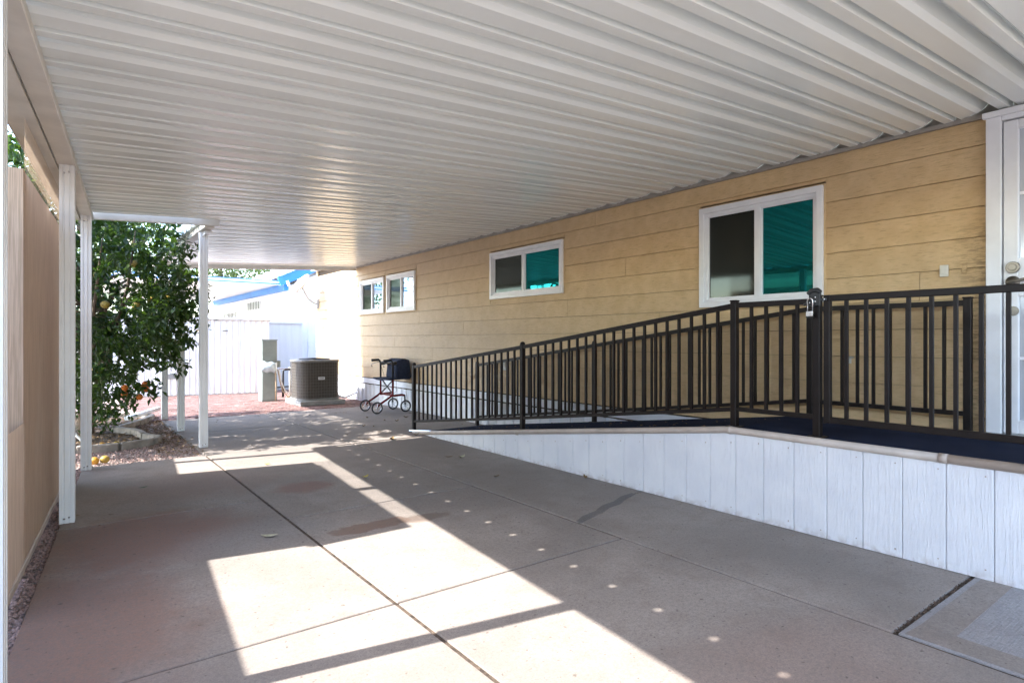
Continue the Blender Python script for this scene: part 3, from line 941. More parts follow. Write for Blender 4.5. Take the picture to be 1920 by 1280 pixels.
MB().tube(path, .0042, 8).build('shackle', 'chrome', pk, smooth=True)
MB().box(px_ - .011, px_ + .011, 1.842, 1.886, 1.345, 1.378).build('lock_body', 'steel', pk, bevel=.003, seg=2)
MB().box(px_ - .0115, px_ + .0115, 1.8425, 1.8855, 1.338, 1.3445).build('lock_base', 'black_plastic', pk)

# ------------------------------------------------------------------ rollator
ro = empty('rollator'); tag(ro, 'dark red folding rollator walker with black bag parked against the house', 'walker')
def wheel(x, y):
    w = MB().ring((x, y, .098), (0, 1, 0), .086, .013, 28, 8).build('wheel', 'rubber', ro, smooth=True)
    r_ = MB().ring((x, y, .098), (0, 1, 0), .074, .006, 28, 6)
    r_.build('rim', 'chrome', w, smooth=True)
    s = MB()
    for k in range(6):
        a = k * math.pi / 3 + .3
        s.bar((x, y, .098), (x + .072 * math.cos(a), y, .098 + .072 * math.sin(a)), .010, .009, up=(0, 1, 0))
    s.cyl((x, y - .016, .098), (x, y + .016, .098), .014, 10)
    s.build('spokes', 'chrome', w)
SY = (9.10, 9.57)
for y in SY:
    wheel(4.145, y); wheel(4.655, y + .0)
    fr_ = MB()
    fr_.tube([(4.145, y + .022, .105), (4.20, y + .022, .15), (4.38, y + .022, .255), (4.43, y + .022, .30), (4.435, y + .022, .56)], .018, 8)
    fr_.build('side_frame', 'red_paint', ro, smooth=True)
    MB().tube([(4.43, y + .022, .275), (4.60, y + .022, .285), (4.645, y + .022, .275)], .019, 8).build('front_arm', 'red_paint', ro, smooth=True)
    MB().tube([(4.645, y + .022, .285), (4.65, y + .022, .20), (4.655, y + .02, .10)], .013, 8).build('caster_fork', 'black_plastic', ro, smooth=True)
    MB().tube([(4.435, y + .022, .54), (4.43, y + .022, .80), (4.415, y + .022, .845), (4.38, y + .022, .862)], .0165, 8).build('handle_tube', 'black_metal', ro, smooth=True)
    MB().tube([(4.40, y + .022, .860), (4.27, y + .022, .856)], .022, 10).build('hand_grip', 'rubber', ro, smooth=True)
    MB().tube([(4.40, y + .022, .825), (4.33, y + .022, .812), (4.27, y + .022, .79), (4.255, y + .022, .765), (4.27, y + .022, .752), (4.29, y + .022, .760)], .006, 6).build('brake_lever', 'steel', ro, smooth=True)
    MB().tube([(4.42, y + .03, .83), (4.50, y + .035, .6), (4.50, y + .03, .35), (4.25, y + .03, .17)], .003, 5).build('brake_cable', 'black_plastic', ro, smooth=True)
cbm = MB()
cbm.bar((4.435, SY[0] + .022, .30), (4.435, SY[1] + .022, .55), .012, .02)
cbm.bar((4.45, SY[1] + .022, .30), (4.45, SY[0] + .022, .55), .012, .02)
cbm.build('cross_brace', 'black_metal', ro)
MB().bar((4.43, SY[0] + .022, .285), (4.43, SY[1] + .022, .285), .018, .03).build('cross_bar', 'red_paint', ro)
mb = MB()
nx = 8
for i in range(nx):
    t = i / (nx - 1)
for i in range(nx):
    y = SY[0] - .005 + (SY[1] - SY[0] + .05) * i / (nx - 1)
    s = -.02 * math.sin(math.pi * i / (nx - 1))
    mb.v += [(4.30, y, .565 + s), (4.55, y, .565 + s), (4.55, y, .545 + s), (4.30, y, .545 + s)]
for i in range(nx - 1):
    for k in range(4):
        mb.f.append((i * 4 + k, i * 4 + (k + 1) % 4, i * 4 + 4 + (k + 1) % 4, i * 4 + 4 + k))
mb.f += [(3, 2, 1, 0), (nx * 4 - 4, nx * 4 - 3, nx * 4 - 2, nx * 4 - 1)]
mb.build('seat', 'fabric_blue', ro)
MB().tube([(4.43, SY[0] + .022, .80), (4.52, SY[0] + .1, .81), (4.55, (SY[0] + SY[1]) / 2, .81), (4.52, SY[1] - .06, .81), (4.43, SY[1] + .022, .80)], .03, 8).build('back_strap', 'black_plastic', ro, smooth=True)
# bag: sagging pouch hung in front
bgm = MB()
prof_b = [(.54, .125), (.58, .15), (.70, .145), (.80, .13), (.865, .105), (.88, .05)]
ring_n = 18
for z, d in prof_b:
    for k in range(ring_n):
        a = 2 * math.pi * k / ring_n
        cx, cy = math.cos(a), math.sin(a)
        q = 1 / max(.75, max(abs(cx), abs(cy)))
        bgm.v.append((4.66 + d * cx * q * (.85 if cx > 0 else 1) + .006 * math.sin(5 * a + z * 20), 9.35 + .215 * cy * q, z + .006 * math.sin(3 * a)))
for i in range(len(prof_b) - 1):
    for k in range(ring_n):
        bgm.f.append((i * ring_n + k, i * ring_n + (k + 1) % ring_n, (i + 1) * ring_n + (k + 1) % ring_n, (i + 1) * ring_n + k))
bgm.f += [tuple(reversed(range(ring_n))), tuple(range((len(prof_b) - 1) * ring_n, len(prof_b) * ring_n))]
bgm.build('bag', 'fabric_blue', ro, smooth=True)

# ------------------------------------------------------------------ air conditioner
pd = empty('equipment_pad'); tag(pd, 'low grey pad under the air conditioner', 'pad')
MB().box(3.50, 4.34, 10.93, 11.85, .0, .085).build('slab_block', 'pad', pd, bevel=.012, seg=2)
ac = empty('air_conditioner'); tag(ac, 'dark brown central air conditioner with wire guard on a grey pad', 'air conditioner')
acx, acy, ah, az0, az1 = 3.915, 11.40, .385, .12, .80
def rrect(h, r, n=6):
    pts = []
    for cx, cy, a0 in ((h - r, h - r, 0), (-h + r, h - r, 90), (-h + r, -h + r, 180), (h - r, -h + r, 270)):
        for i in range(n + 1):
            a = R(a0 + 90 * i / n)
            pts.append((acx + cx + r * math.cos(a), acy + cy + r * math.sin(a)))
    return pts
MB().prism(rrect(ah - .02, .17), az0, az1 - .01).build('coil', 'coil', ac)
MB().prism(rrect(ah, .17), .088, az0).build('base_pan', 'ac_metal', ac, bevel=.005)
MB().prism(rrect(ah + .004, .18), az1 - .012, az1 + .028).build('top_cover', 'ac_metal', ac, bevel=.012, seg=2)
wg = MB()
pr = rrect(ah - .006, .175)
nz = 12
for i in range(nz + 1):
    z = az0 + .02 + (az1 - az0 - .04) * i / nz
    wg.tube([(*p, z) for p in pr] + [(*pr[0], z)], .0032, 4, caps=False)
per = []
for a, b in zip(pr, pr[1:] + pr[:1]):
    L = math.hypot(b[0] - a[0], b[1] - a[1]); m_ = max(1, round(L / .05))
    per += [(a[0] + (b[0] - a[0]) * k / m_, a[1] + (b[1] - a[1]) * k / m_) for k in range(m_)]
for p in per:
    wg.tube([(*p, az0), (*p, az1 - .01)], .0032, 4, caps=False)
wg.build('wire_guard', 'ac_wire', ac)
fg = MB()
for k in range(10):
    rr = .05 + k * .026
    fg.ring((acx, acy, az1 + .045 + .012 * math.cos(k / 9 * 1.57)), (0, 0, 1), rr, .0035, 32, 4)
for k in range(8):
    a = k * math.pi / 4
    fg.bar((acx, acy, az1 + .056), (acx + .29 * math.cos(a), acy + .29 * math.sin(a), az1 + .035), .006, .006)
fg.cyl((acx, acy, az1 + .02), (acx, acy, az1 + .062), .05, 14)
fg.build('fan_grille', 'black_metal', ac)
MB().cyl((acx, acy, az1 + .0285), (acx, acy, az1 + .031), .29, 32).build('fan_opening', 'dark_room', ac)
npx = MB().box(acx - .06, acx + .06, acy - ah - .003, acy - ah + .004, .465, .515).build('name_plate', 'trim_white', ac)
for i in range(7):
    MB().box(acx - .045 + i * .013, acx - .036 + i * .013, acy - ah - .0045, acy - ah - .003, .482, .498).build('plate_mark', 'ac_wire', npx)
MB().tube([(4.29, 11.5, .25), (4.42, 11.45, .10), (4.55, 11.5, .06), (4.7, 11.55, .10), (4.83, 11.6, .14)], .022, 8).build('line_set', 'trim_white', ac, smooth=True)

# ------------------------------------------------------------------ utility pedestal, valves
pe = empty('utility_pedestal'); tag(pe, 'grey green electric pedestal with plastic-wrapped meter', 'pedestal')
X0, Yp = 3.18, 12.25
MB().box(X0, X0 + .29, Yp, Yp + .24, 0, 1.19).build('cabinet', 'green_box', pe, bevel=.006)
MB().box(X0 - .008, X0 + .298, Yp - .008, Yp + .25, 1.192, 1.212).build('lid', 'green_box', pe, bevel=.004)
MB().box(X0 + .012, X0 + .278, Yp - .010, Yp - .001, .80, 1.18).build('upper_door', 'green_box', pe, bevel=.003)
MB().box(X0 + .012, X0 + .278, Yp - .008, Yp - .001, .03, .56).build('lower_door', 'green_box', pe, bevel=.003)
bag = MB()
nu, nv = 14, 7
for j in range(nv + 1):
    for i in range(nu + 1):
        u, v_ = i / nu, j / nv
        bul = .07 * math.sin(math.pi * u) ** .5 * math.sin(math.pi * v_) ** .4
        bag.v.append((X0 - .02 + .30 * u, Yp - .012 - bul - .012 * math.sin(9 * u + 7 * v_), .58 + .21 * v_ - .03 * u + .012 * math.sin(12 * u)))
for j in range(nv):
    for i in range(nu):
        a = j * (nu + 1) + i
        bag.f.append((a, a + 1, a + nu + 2, a + nu + 1))
bag.build('plastic_wrap', 'plastic_bag', pe, smooth=True)
MB().box(X0 + .291, X0 + .36, Yp + .02, Yp + .14, .66, .79).build('outlet_box', 'green_box', pe, bevel=.004)
for k, (dx_, m_) in enumerate(((.02, 'hose'), (.05, 'hose'), (.075, 'ivory'))):
    MB().tube([(X0 + .24 + dx_, Yp - .04, .62), (X0 + .27 + dx_, Yp - .05, .40), (X0 + .27 + dx_ * 2, Yp - .06, .20), (X0 + .30 + dx_ * 4, Yp - .10, .05), (X0 + .45 + dx_ * 3, Yp - .25, .02)] if k else
              [(X0 + .24, Yp - .04, .60), (X0 + .25, Yp - .05, .3), (X0 + .24, Yp - .06, .01)], .011, 8).build('hose', m_, pe, smooth=True)
vp = empty('water_valve'); tag(vp, 'dark water pipes with valve handles behind the pedestal hoses', 'valve')
MB().tube([(3.80, 13.0, 0), (3.80, 13.0, .55), (3.88, 13.0, .58), (4.05, 13.0, .58), (4.10, 13.0, .5), (4.10, 13.0, 0)], .024, 8).build('pipe', 'black_metal', vp, smooth=True)
MB().tube([(3.95, 13.02, 0), (3.95, 13.02, .62)], .02, 8).build('riser', 'ivory', vp, smooth=True)
MB().tube([(3.70, 12.98, .60), (3.90, 12.98, .60)], .012, 8).build('valve_handle', 'steel', vp)
MB().cyl((3.98, 13, .57), (3.98, 12.93, .57), .035, 10).build('hose_bib', 'steel', vp)
MB().tube([(4.10, 12.98, .5), (4.12, 12.9, .3), (4.05, 12.85, .1), (3.8, 12.7, .03), (3.75, 12.6, .02)], .012, 8).build('hose', 'hose', vp, smooth=True)

# ------------------------------------------------------------------ white metal garden shed
sh = empty('metal_shed'); tag(sh, 'low white ribbed metal garden shed at the back of the patio', 'shed')
A, B = Vector((3.86, 14.25, 0)), Vector((0.35, 15.02, 0))
d = (B - A).normalized(); nrm = Vector((-d.y, d.x, 0))
if nrm.y < 0: nrm = -nrm
npan_s = 6; L = (B - A).length / npan_s
for k in range(npan_s):
    mb = MB(); ribs = []
    m_ = 5
    for r in range(m_):
        s0 = r * L / m_
        ribs += [(s0, 0), (s0 + .35 * L / m_, 0), (s0 + .45 * L / m_, .018), (s0 + .80 * L / m_, .018), (s0 + .9 * L / m_, 0)]
    ribs.append((L - .004, 0))
    Pv = []
    for z in (0.02, 1.64):
        for s, h in ribs:
            p = A + d * (k * L + s) - nrm * h
            Pv.append((p.x, p.y, z))
    nr = len(ribs)
    mb.add(Pv, [(i, i + nr, i + nr + 1, i + 1) for i in range(nr - 1)])
    mb.build('wall_panel', 'metal_shed', sh)
A2 = A + nrm * 1.7; B2 = B + nrm * 1.7
mb = MB().prism([(A.x + nrm.x * .012, A.y + nrm.y * .012), (A2.x, A2.y), (B2.x, B2.y), (B.x + nrm.x * .012, B.y + nrm.y * .012)], 0, 1.63); mb.build('body', 'metal_shed', sh)
mb = MB()
o1 = A - d * .06 - nrm * .06; o2 = B + d * .06 - nrm * .06; o3 = B2 + d * .06; o4 = A2 - d * .06
mb.prism([(p.x, p.y) for p in (o1, o2, o3, o4)], 1.645, 1.69); rfs = mb.build('roof', 'metal_shed', sh)
for k in range(26):
    p = o1 + (o2 - o1) * ((k + .5) / 26)
    MB().tube([(p.x, p.y, 1.70), (p.x + nrm.x * 1.7, p.y + nrm.y * 1.7, 1.70)], .028, 6).build('roof_rib', 'metal_shed', rfs)
p = A + d * 1.42 - nrm * .03
mb = MB(); mb.obox(Matrix.Translation((p.x, p.y, 1.42)), .05, .03, .05); mb.bar((p.x, p.y, 1.40), (p.x - .06, p.y - .02, 1.40), .02, .03); mb.build('latch', 'steel', sh)
mb = MB(); mb.tube([(p.x, p.y, 1.38), (p.x, p.y, .95)], .006, 5); mb.build('chain', 'steel', sh)
p = A + d * .85 - nrm * .024
mb = MB(); mb.bar(p + Vector((0, 0, 1.40)), p + d * .1 + Vector((0, 0, 1.40)), .01, .025); mb.build('name_plate', 'ac_wire', sh)
p = A + d * 1.72 - nrm * .024
vt = MB().bar(p + Vector((0, 0, .42)), p + d * .34 + Vector((0, 0, .42)), .02, .10).build('vent', 'ac_metal', sh)

# ------------------------------------------------------------------ neighbouring house
nb = empty('neighbour_house'); tag(nb, 'white neighbouring house with blue roof edge behind the metal shed', 'house')
MB().add([(5.25, 17.35, 0), (12, 17.35, 0), (12, 17.35, 2.8), (8.6, 17.35, 4.3), (5.25, 17.35, 2.72), (5.25, 29, 0), (12, 29, 0), (12, 29, 2.8), (8.6, 29, 4.3), (5.25, 29, 2.72)],
         [(0, 1, 2, 3, 4), (9, 8, 7, 6, 5), (0, 4, 9, 5), (1, 6, 7, 2)]).build('wall', 'neighbour_white', nb)
for i in range(12):
    MB().box(5.35 + i * .42, 5.365 + i * .42, 17.336, 17.348, .1, 2.70 + i * .12).build('batten', 'neighbour_white', nb)
mb = MB(); mb.bar((4.95, 17.30, 2.83), (8.6, 17.30, 4.53), .08, .27); mb.bar((8.6, 17.305, 4.53), (12.3, 17.305, 2.90), .08, .27); mb.build('rake_board', 'neighbour_blue', nb)
MB().add([(4.95, 17.2, 2.96), (8.6, 17.2, 4.68), (8.6, 29.3, 4.68), (4.95, 29.3, 2.96), (12.3, 17.2, 3.02), (12.3, 29.3, 3.02)], [(0, 3, 2, 1), (1, 2, 5, 4)]).build('roof', 'trim_white', nb)
# side awning
MB().box(0.8, 5.20, 17.42, 27, 2.78, 2.83).build('awning', 'soffit', nb)
aw = MB().box(0.75, 5.10, 17.36, 17.415, 2.73, 2.86).build('awning_fascia', 'trim_white', nb)
MB().box(0.75, 5.10, 17.352, 17.359, 2.835, 2.858).build('fascia_stripe', 'neighbour_blue', aw)
MB().box(0.75, 5.10, 17.352, 17.359, 2.745, 2.775).build('fascia_stripe', 'neighbour_blue', aw)
MB().box(5.12, 5.245, 17.43, 27, 2.60, 2.775).build('wall_plate', 'neighbour_blue', nb)
nw = MB().box(5.225, 5.248, 20.2, 22.0, 2.15, 2.50).build('window', 'trim_white', nb)
MB().box(5.215, 5.2245, 20.3, 21.9, 2.2, 2.45).build('pane', 'glass_screen', nw)
for i in range(9):
    MB().box(5.19, 5.205, 20.3 + i * .2, 20.33 + i * .2, 2.14, 2.51).build('bar', 'trim_white', nw)
nd = MB().box(5.225, 5.248, 23.3, 25.6, .2, 2.28).build('door', 'trim_white', nb)
MB().box(5.215, 5.2245, 23.4, 25.5, .9, 2.2).build('pane', 'glass_screen', nd)
for i in range(10):
    MB().box(5.19, 5.205, 23.4 + i * .22, 23.45 + i * .22, .3, 2.25).build('bar', 'trim_white', nd)
MB().prism([(4.2, 15.9), (5.24, 16.2), (5.24, 18.4), (4.2, 18.4)], 0, 1.62).build('side_bin', 'neighbour_white', nb)
MB().prism([(4.17, 15.86), (5.24, 16.16), (5.24, 18.4), (4.17, 18.4)], 1.621, 1.66).build('bin_lid', 'neighbour_white', nb)

# ------------------------------------------------------------------ satellite dish
sd = empty('satellite_dish'); tag(sd, 'grey satellite dish on a bent arm at the far house corner', 'satellite dish')
c0 = Vector((4.36, 13.62, 2.42))
ax = Vector((-.75, -.05, .62)).normalized()      # towards the southern sky
u = ax.orthogonal().normalized(); w = ax.cross(u)
mb = MB(); rings, seg = 6, 28
mb.v.append(tuple(c0 - ax * .045))
for i in range(1, rings + 1):
    r_ = .29 * i / rings
    for k in range(seg):
        a = 2 * math.pi * k / seg
        mb.v.append(tuple(c0 + u * r_ * math.cos(a) * 1.05 + w * r_ * math.sin(a) + ax * (.09 * (i / rings) ** 2 - .045)))
for k in range(seg): mb.f.append((0, 1 + k, 1 + (k + 1) % seg))
for i in range(rings - 1):
    for k in range(seg):
        mb.f.append((1 + i * seg + k, 1 + (i + 1) * seg + k, 1 + (i + 1) * seg + (k + 1) % seg, 1 + i * seg + (k + 1) % seg))
o = mb.build('reflector', 'dish', sd, smooth=True); s_ = o.modifiers.new('t', 'SOLIDIFY'); s_.thickness = .012
MB().tube([(4.835, 13.85, 2.02), (4.70, 13.80, 2.06), (4.56, 13.72, 2.14), (4.47, 13.66, 2.27), c0 - ax * .05], .02, 8).build('mast', 'dish', sd, smooth=True)
MB().box(4.79, 4.833, 13.78, 13.92, 1.92, 2.14).build('mount_plate', 'dish', sd)
MB().tube([c0 - ax * .06 - Vector((0, 0, .1)), c0 + ax * .15 - Vector((.05, 0, .26)), c0 + ax * .32 - Vector((0.02, 0, .22))], .012, 6).build('feed_arm', 'dish', sd)
MB().cyl(c0 + ax * .30 - Vector((0.02, 0, .22)), c0 + ax * .38 - Vector((0, 0, .16)), .03, 10).build('receiver', 'trim_white', sd)
MB().tube([c0 - ax * .05, c0 + Vector((.2, .05, -.05)), c0 + Vector((.32, .08, -.22)), c0 + Vector((.22, .1, -.38)), c0 + Vector((.40, .2, -.44)), Vector((4.845, 13.9, 1.5)), Vector((4.83, 13.92, .5))], .006, 6).build('cable', 'dish', sd, smooth=True)

# ------------------------------------------------------------------ trees
def leaf(mb, p, d, up, L, W):
    d = d.normalized(); r = d.cross(up)
    if r.length < .05: r = d.orthogonal()
    r.normalize(); n_ = r.cross(d)
    b = len(mb.v)
    m1 = p + d * L * .45
    mb.v += [tuple(p), tuple(m1 - n_ * W * .12), tuple(p + d * L - n_ * W * .25), tuple(m1 + r * W * .5 + n_ * W * .10), tuple(m1 - r * W * .5 + n_ * W * .10)]
    mb.f += [(b, b + 1, b + 3), (b + 1, b + 2, b + 3), (b, b + 4, b + 1), (b + 1, b + 4, b + 2)]

def rv():
    while True:
        v = Vector((random.uniform(-1, 1), random.uniform(-1, 1), random.uniform(-1, 1)))
        if .05 < v.length < 1: return v

ct = empty('citrus_tree'); tag(ct, 'leafy dark green citrus tree with oranges beside the carport posts', 'tree')
base = Vector((0.30, 9.55, -.03))
crown_c = Vector((0.05, 9.1, 1.95))
rad = Vector((1.36, 1.95, 1.55))
tr = MB()
trunk = [base, Vector((.30, 9.5, .25)), Vector((.38, 9.35, .55)), Vector((.50, 9.2, .95)), Vector((.45, 9.1, 1.5)), Vector((.3, 9.05, 2.2)), Vector((.15, 9.1, 3.0))]
tr.tube(trunk, .1, 9, radii=[.11, .09, .08, .072, .06, .045, .02])
limbs = []
for k in range(24):
    t = random.uniform(.15, .98)
    f = 1 + t * (len(trunk) - 2); i = int(f); q = trunk[i].lerp(trunk[i + 1], f - i) if i < len(trunk) - 1 else trunk[-1]
    v = rv().normalized(); v.z = v.z * .6 + .1
    e = crown_c + Vector((v.x * rad.x, v.y * rad.y, v.z * rad.z)) * random.uniform(.7, .95)
    mid = q.lerp(e, .5) + rv() * .15 + Vector((0, 0, .12))
    tr.tube([q, mid, e], .02, 6, radii=[.03, .018, .006])
    limbs.append((q, mid, e))
tr.build('trunk', 'bark', ct, smooth=True)
lf = MB()
def in_tree(p):
    if p.x > 1.20 and p.y > 7.1 and p.z > 2.34: return False
    if p.x > 1.44 + .1 * math.sin(p.y * 5 + p.z * 4): return False
    if p.y < 7.25: return False
    if p.z < .12: return False
    return True
ncl = 0
while ncl < 1520:
    v = rv().normalized()
    rr = random.random() ** .42
    v = Vector([math.copysign(abs(q) ** .8, q) for q in v])
    p = crown_c + Vector((v.x * rad.x, v.y * rad.y, v.z * rad.z)) * rr
    lump = noise.noise(p * 2.6)
    if lump < -.02 and random.random() < .97: continue
    p += v * lump * .22
    if p.z < .85 and p.x > .35:                 # skirt lifts on the patio side, hangs low by the trunk
        if p.z < .45 + .25 * noise.noise(p * 3): continue
    if not in_tree(p): continue
    ncl += 1
    ax_ = (v * .8 + rv() * .9 + Vector((0, 0, -.25))).normalized()
    tw = random.uniform(.12, .24)
    for k in range(17):
        t = k / 16
        q = p + ax_ * tw * t + rv() * .05
        if not in_tree(q): continue
        dd = (ax_ * .4 + rv().normalized()).normalized(); dd.z -= .25
        L = random.uniform(.06, .115)
        leaf(lf, q, dd, Vector((0, 0, 1)) + rv() * .7, L, L * random.uniform(.48, .62))
# low skirt and a few sprays between the first posts
for i_ in range(340):
    p = Vector((random.uniform(-.1, .75), random.uniform(8.7, 10.6), random.uniform(.15, .9))) if i_ < 110 else Vector((random.uniform(-1.2, .1), random.uniform(8.0, 10.5), random.uniform(1.2, 3.5))) if i_ < 210 else Vector((random.uniform(.75, 1.32), random.uniform(7.5, 8.9), random.uniform(1.15, 2.28)))
    ax_ = rv().normalized()
    for k in range(14):
        q = p + ax_ * .2 * k / 13 + rv() * .05
        L = random.uniform(.05, .10)
        leaf(lf, q, rv().normalized(), Vector((0, 0, 1)) + rv() * .7, L, L * .55)
lf.build('crown', 'leaf', ct)
fr_me = MB().sphere((0, 0, 0), .038, 14, 10).mesh('fruit', 'orange', True)
gf_me = MB().sphere((0, 0, 0), .047, 14, 10, (1, 1, .92)).mesh('fruit', 'grapefruit', True)
for x, z in ((.677, .615), (.666, .54), (.79, .625), (.83, .60), (.86, .615), (.822, .50), (.884, .655), (.901, .585)):
    inst('fruit', fr_me, ct, (x - .005, 8.7 + random.uniform(-.05, .05), z))
def at_px(x, y, Y):
    th = R(37.1); s, c = math.sin(th), math.cos(th); t = (x - 960) / 1130
    dd = Y / (c - t * s)
    return (dd * (s + t * c), Y, 1.2 - (y - 637) / 1130 * dd)
for x, y, Y in ((254, 495, 8.3), (184, 516, 8.3), (197, 571, 8.25), (256, 573, 8.2), (284, 562, 8.5), (246, 458, 8.4), (181, 692, 8.6), (314, 560, 8.5)):
    inst('fruit', gf_me, ct, at_px(x, y, Y))

# fallen fruit
def fallen(x, y, me_name, label, r, m_, z=-.03):
    o = MB().sphere((0, 0, 0), r, 14, 10, (1, 1, .94)).build('fallen_fruit', m_, None, smooth=True)
    o.location = (x, y, z + r * .93)
    tag(o, label, 'fruit', 'fallen citrus fruit')
fallen(.385, 7.24, 'a', 'ripe yellow fallen fruit on the gravel beside the second post', .042, 'grapefruit')
fallen(.300, 7.22, 'b', 'bruised brown fallen fruit touching the second post gravel', .041, 'old_fruit')
fallen(.55, 8.22, 'c', 'pale fallen fruit lying inside the kerbed planting bed', .040, 'grapefruit')
fallen(.42, 8.26, 'd', 'dull brownish fallen fruit inside the kerbed planting bed', .038, 'old_fruit')

# planting bed kerb pieces
kb_pts = [(-.35, 7.97), (.165, 7.97), (.559, 7.95), (.902, 8.10), (.981, 8.27), (.861, 8.60), (.845, 8.88), (.80, 9.13), (.62, 9.45), (.93, 10.05), (1.10, 10.45), (1.18, 10.75), (.95, 11.2), (.4, 11.35), (-.3, 11.2)]
kr = empty('garden_kerb'); tag(kr, 'scalloped concrete kerb edging around the citrus tree bed', 'kerb')
for a, b in zip(kb_pts, kb_pts[1:]):
    a3, b3 = Vector((*a, .012)), Vector((*b, .012))
    dd = (b3 - a3).normalized()
    MB().bar(a3 + dd * .006, b3 - dd * .006, .075, .10).build('kerb_piece', 'kerb', kr, bevel=.014, seg=2)
bed = MB().prism([(-.34, 8.0), (.56, 7.99), (.89, 8.13), (.95, 8.27), (.83, 8.6), (.81, 8.88), (.77, 9.12), (.60, 9.45), (.9, 10.05), (1.14, 10.75), (.93, 11.16), (.4, 11.3), (-.3, 11.15)], -.2, -.012).build('planting_soil', 'soil')
tag(bed, 'dark soil of the citrus tree bed', 'soil', kind='structure')
ll = MB()
for _ in range(2600):
    x, y = random.uniform(-.3, 1.25), random.uniform(7.2, 11.0)
    edge_bias = (x > .85 and random.random() < .75) or y > 8.1
    if not edge_bias: continue
    a = random.uniform(0, 6.28)
    leaf(ll, Vector((x, y, random.uniform(-.012, .012))), Vector((math.cos(a), math.sin(a), random.uniform(-.1, .35))), Vector((0, 0, 1)) + rv() * .5, random.uniform(.03, .065), random.uniform(.015, .03))
for _ in range(420):      # dry leaves drifted along the slab edge, joints, ramp and wall foot
    k = random.random()
    if k < .3: x, y, z = 1.2 + random.gauss(0, .05), random.uniform(7.0, 10.2), .004
    elif k < .5: x, y, z = random.uniform(3.75, 4.75), random.uniform(2.4, 6.6), 0; z = deck(y) + .006
    elif k < .65: x, y, z = 4.80 - abs(random.gauss(0, .12)), random.uniform(7.0, 10.2), .005
    elif k < .8: x, y, z = 3.66 - abs(random.gauss(0, .03)), random.uniform(1.2, 7.1), .004
    else: x, y, z = random.uniform(1.4, 4.7), random.uniform(9.5, 11.2), .006
    a = random.uniform(0, 6.28); L = random.uniform(.012, .05) if k < .65 or k > .8 else random.uniform(.006, .02)
    leaf(ll, Vector((x, y, z)), Vector((math.cos(a), math.sin(a), random.uniform(0, .25))), Vector((0, 0, 1)) + rv() * .4, L, L * .5)
tag(ll.build('leaf_litter', 'litter'), 'dry brown leaf litter scattered over the bed and slab edges', 'leaves', kind='stuff')
def ground_leaf(x, y, L, m_, label, curl=.3, a=None, W=None, z=.004):
    mb = MB()
    n_ = 6; a = random.uniform(0, 6.28) if a is None else a
    W = W or L * .45
    for i in range(n_ + 1):
        t = i / n_
        w_ = W * math.sin(math.pi * min(1, t * .95 + .03)) ** .8 * .5
        zc = curl * L * .5 * (2 * t - 1) ** 2
        mb.v += [((t - .5) * L, -w_, zc + curl * w_ * .8), ((t - .5) * L, 0, zc), ((t - .5) * L, w_, zc + curl * w_ * .9)]
    for i in range(n_):
        for k in (0, 1):
            mb.f.append((i * 3 + k, i * 3 + 3 + k, i * 3 + 4 + k, i * 3 + 1 + k))
    o = mb.build('fallen_leaf', m_, None, smooth=True)
    o.location = (x, y, z); o.rotation_euler = (0, 0, a)
    tag(o, label, 'leaf', 'fallen leaves on the concrete')
ground_leaf(1.037, 3.824, .10, 'pale_leaf', 'pale dry leaf lying alone on the concrete beside the long joint', .25, -.45)
ground_leaf(2.15, 4.963, .075, 'yellow_leaf', 'bright yellow curled leaf on the sunlit concrete strip', .5, .4)
ground_leaf(.56, 5.692, .07, 'green_leaf', 'dark green leaf lying on the concrete near the second post', .3, .2)
ground_leaf(3.205, 6.619, .12, 'dry_leaf', 'large dark brown leaf near the foot of the ramp', .6, .9)
ground_leaf(3.29, 5.20, .10, 'pale_leaf', 'pale crumpled leaf near the ramp skirt, among brown crumbs', .5, .3)
ground_leaf(3.20, 5.30, .09, 'dry_leaf', 'thin brown leaf beside the pale crumpled leaf', .3, -.3)
ground_leaf(3.655, 3.78, .065, 'dry_leaf', 'small brown leaf standing against the white ramp skirt', .9, 1.2)
ground_leaf(.114, 5.06, .045, 'dry_leaf', 'tiny dark leaf at the foot of the first post', .2)
ground_leaf(.30, 4.95, .04, 'dry_leaf', 'tiny dark leaf on concrete a step from the first post', .2)
ground_leaf(.22, 4.70, .03, 'dry_leaf', 'tiny dark leaf on reddish stained concrete near the first post', .2)
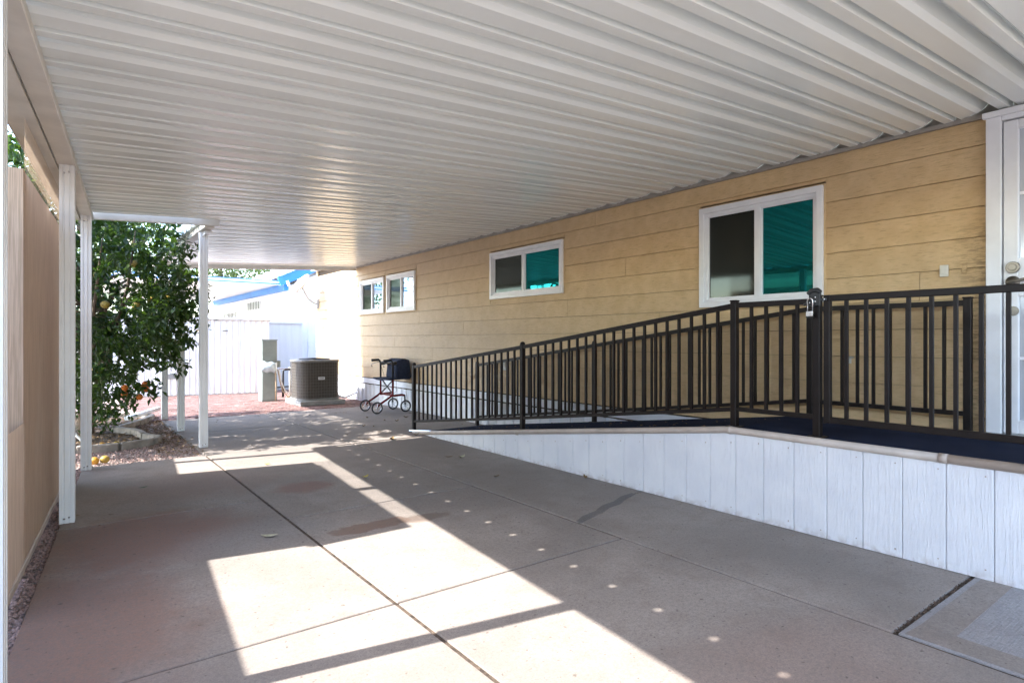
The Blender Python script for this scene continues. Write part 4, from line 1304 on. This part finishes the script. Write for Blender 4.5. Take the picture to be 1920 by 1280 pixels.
ground_leaf(3.08, 4.30, .07, 'dry_leaf', 'slim dry leaf on concrete between joint and ramp skirt', .3, .1)
ground_leaf(1.62, 6.05, .06, 'yellow_leaf', 'yellowish leaf in the dappled light by the third post', .4, .3)
for x, y in ((2.98, 6.79), (2.93, 7.34), (3.35, 7.3), (3.5, 7.8), (3.9, 8.3), (4.0, 8.1), (3.8, 8.7), (4.3, 8.4), (3.6, 6.75), (3.4, 7.9)):
    ground_leaf(x, y, random.uniform(.05, .10), 'dry_leaf', 'dark dry leaf on the concrete between the ramp foot and the rollator', random.uniform(.2, .7))
# downspout lying from the last post into the bed
dsp = MB().bar((.82, 10.42, .05), (1.30, 11.05, .11), .07, .055).build('downspout', 'white_metal', None, bevel=.006)
tag(dsp, 'pale metal downspout lying on the bed by the last post', 'downspout')
st = MB().tube([(.30, 7.85, .0), (.20, 8.0, .14), (.15, 8.06, .2)], .014, 8).build('garden_stake', 'ivory', None, smooth=True)
tag(st, 'short pale stake leaning by the bed kerb behind the second post', 'stake')
# background trees beyond the neighbouring roof
def far_tree(x, y, z, rx, rz, label):
    t = empty('background_tree'); tag(t, label, 'tree', 'trees beyond the neighbouring house')
    MB().tube([(x, y, -.03), (x + .2, y, z * .5), (x, y, z)], .25, 7, radii=[.3, .2, .1]).build('trunk', 'bark', t, smooth=True)
    mb = MB()
    c = Vector((x, y, z))
    for _ in range(1500):
        v = rv().normalized() * random.random() ** .4
        p = c + Vector((v.x * rx, v.y * rx, v.z * rz))
        p += v * noise.noise(p * .6) * 1.2
        for k in range(3):
            L = random.uniform(.16, .34)
            leaf(mb, p + rv() * .3, rv().normalized(), Vector((0, 0, 1)) + rv(), L, L * .5)
    mb.build('crown', 'far_leaf', t)
far_tree(2.5, 36, 5.2, 3.4, 2.6, 'broad pale green tree beyond the neighbouring awning')
far_tree(8.0, 40, 5.6, 3.2, 2.4, 'hazy green tree beyond the blue roof edge')
far_tree(-4.0, 33, 4.8, 3.2, 2.8, 'round green tree beyond the citrus crown')
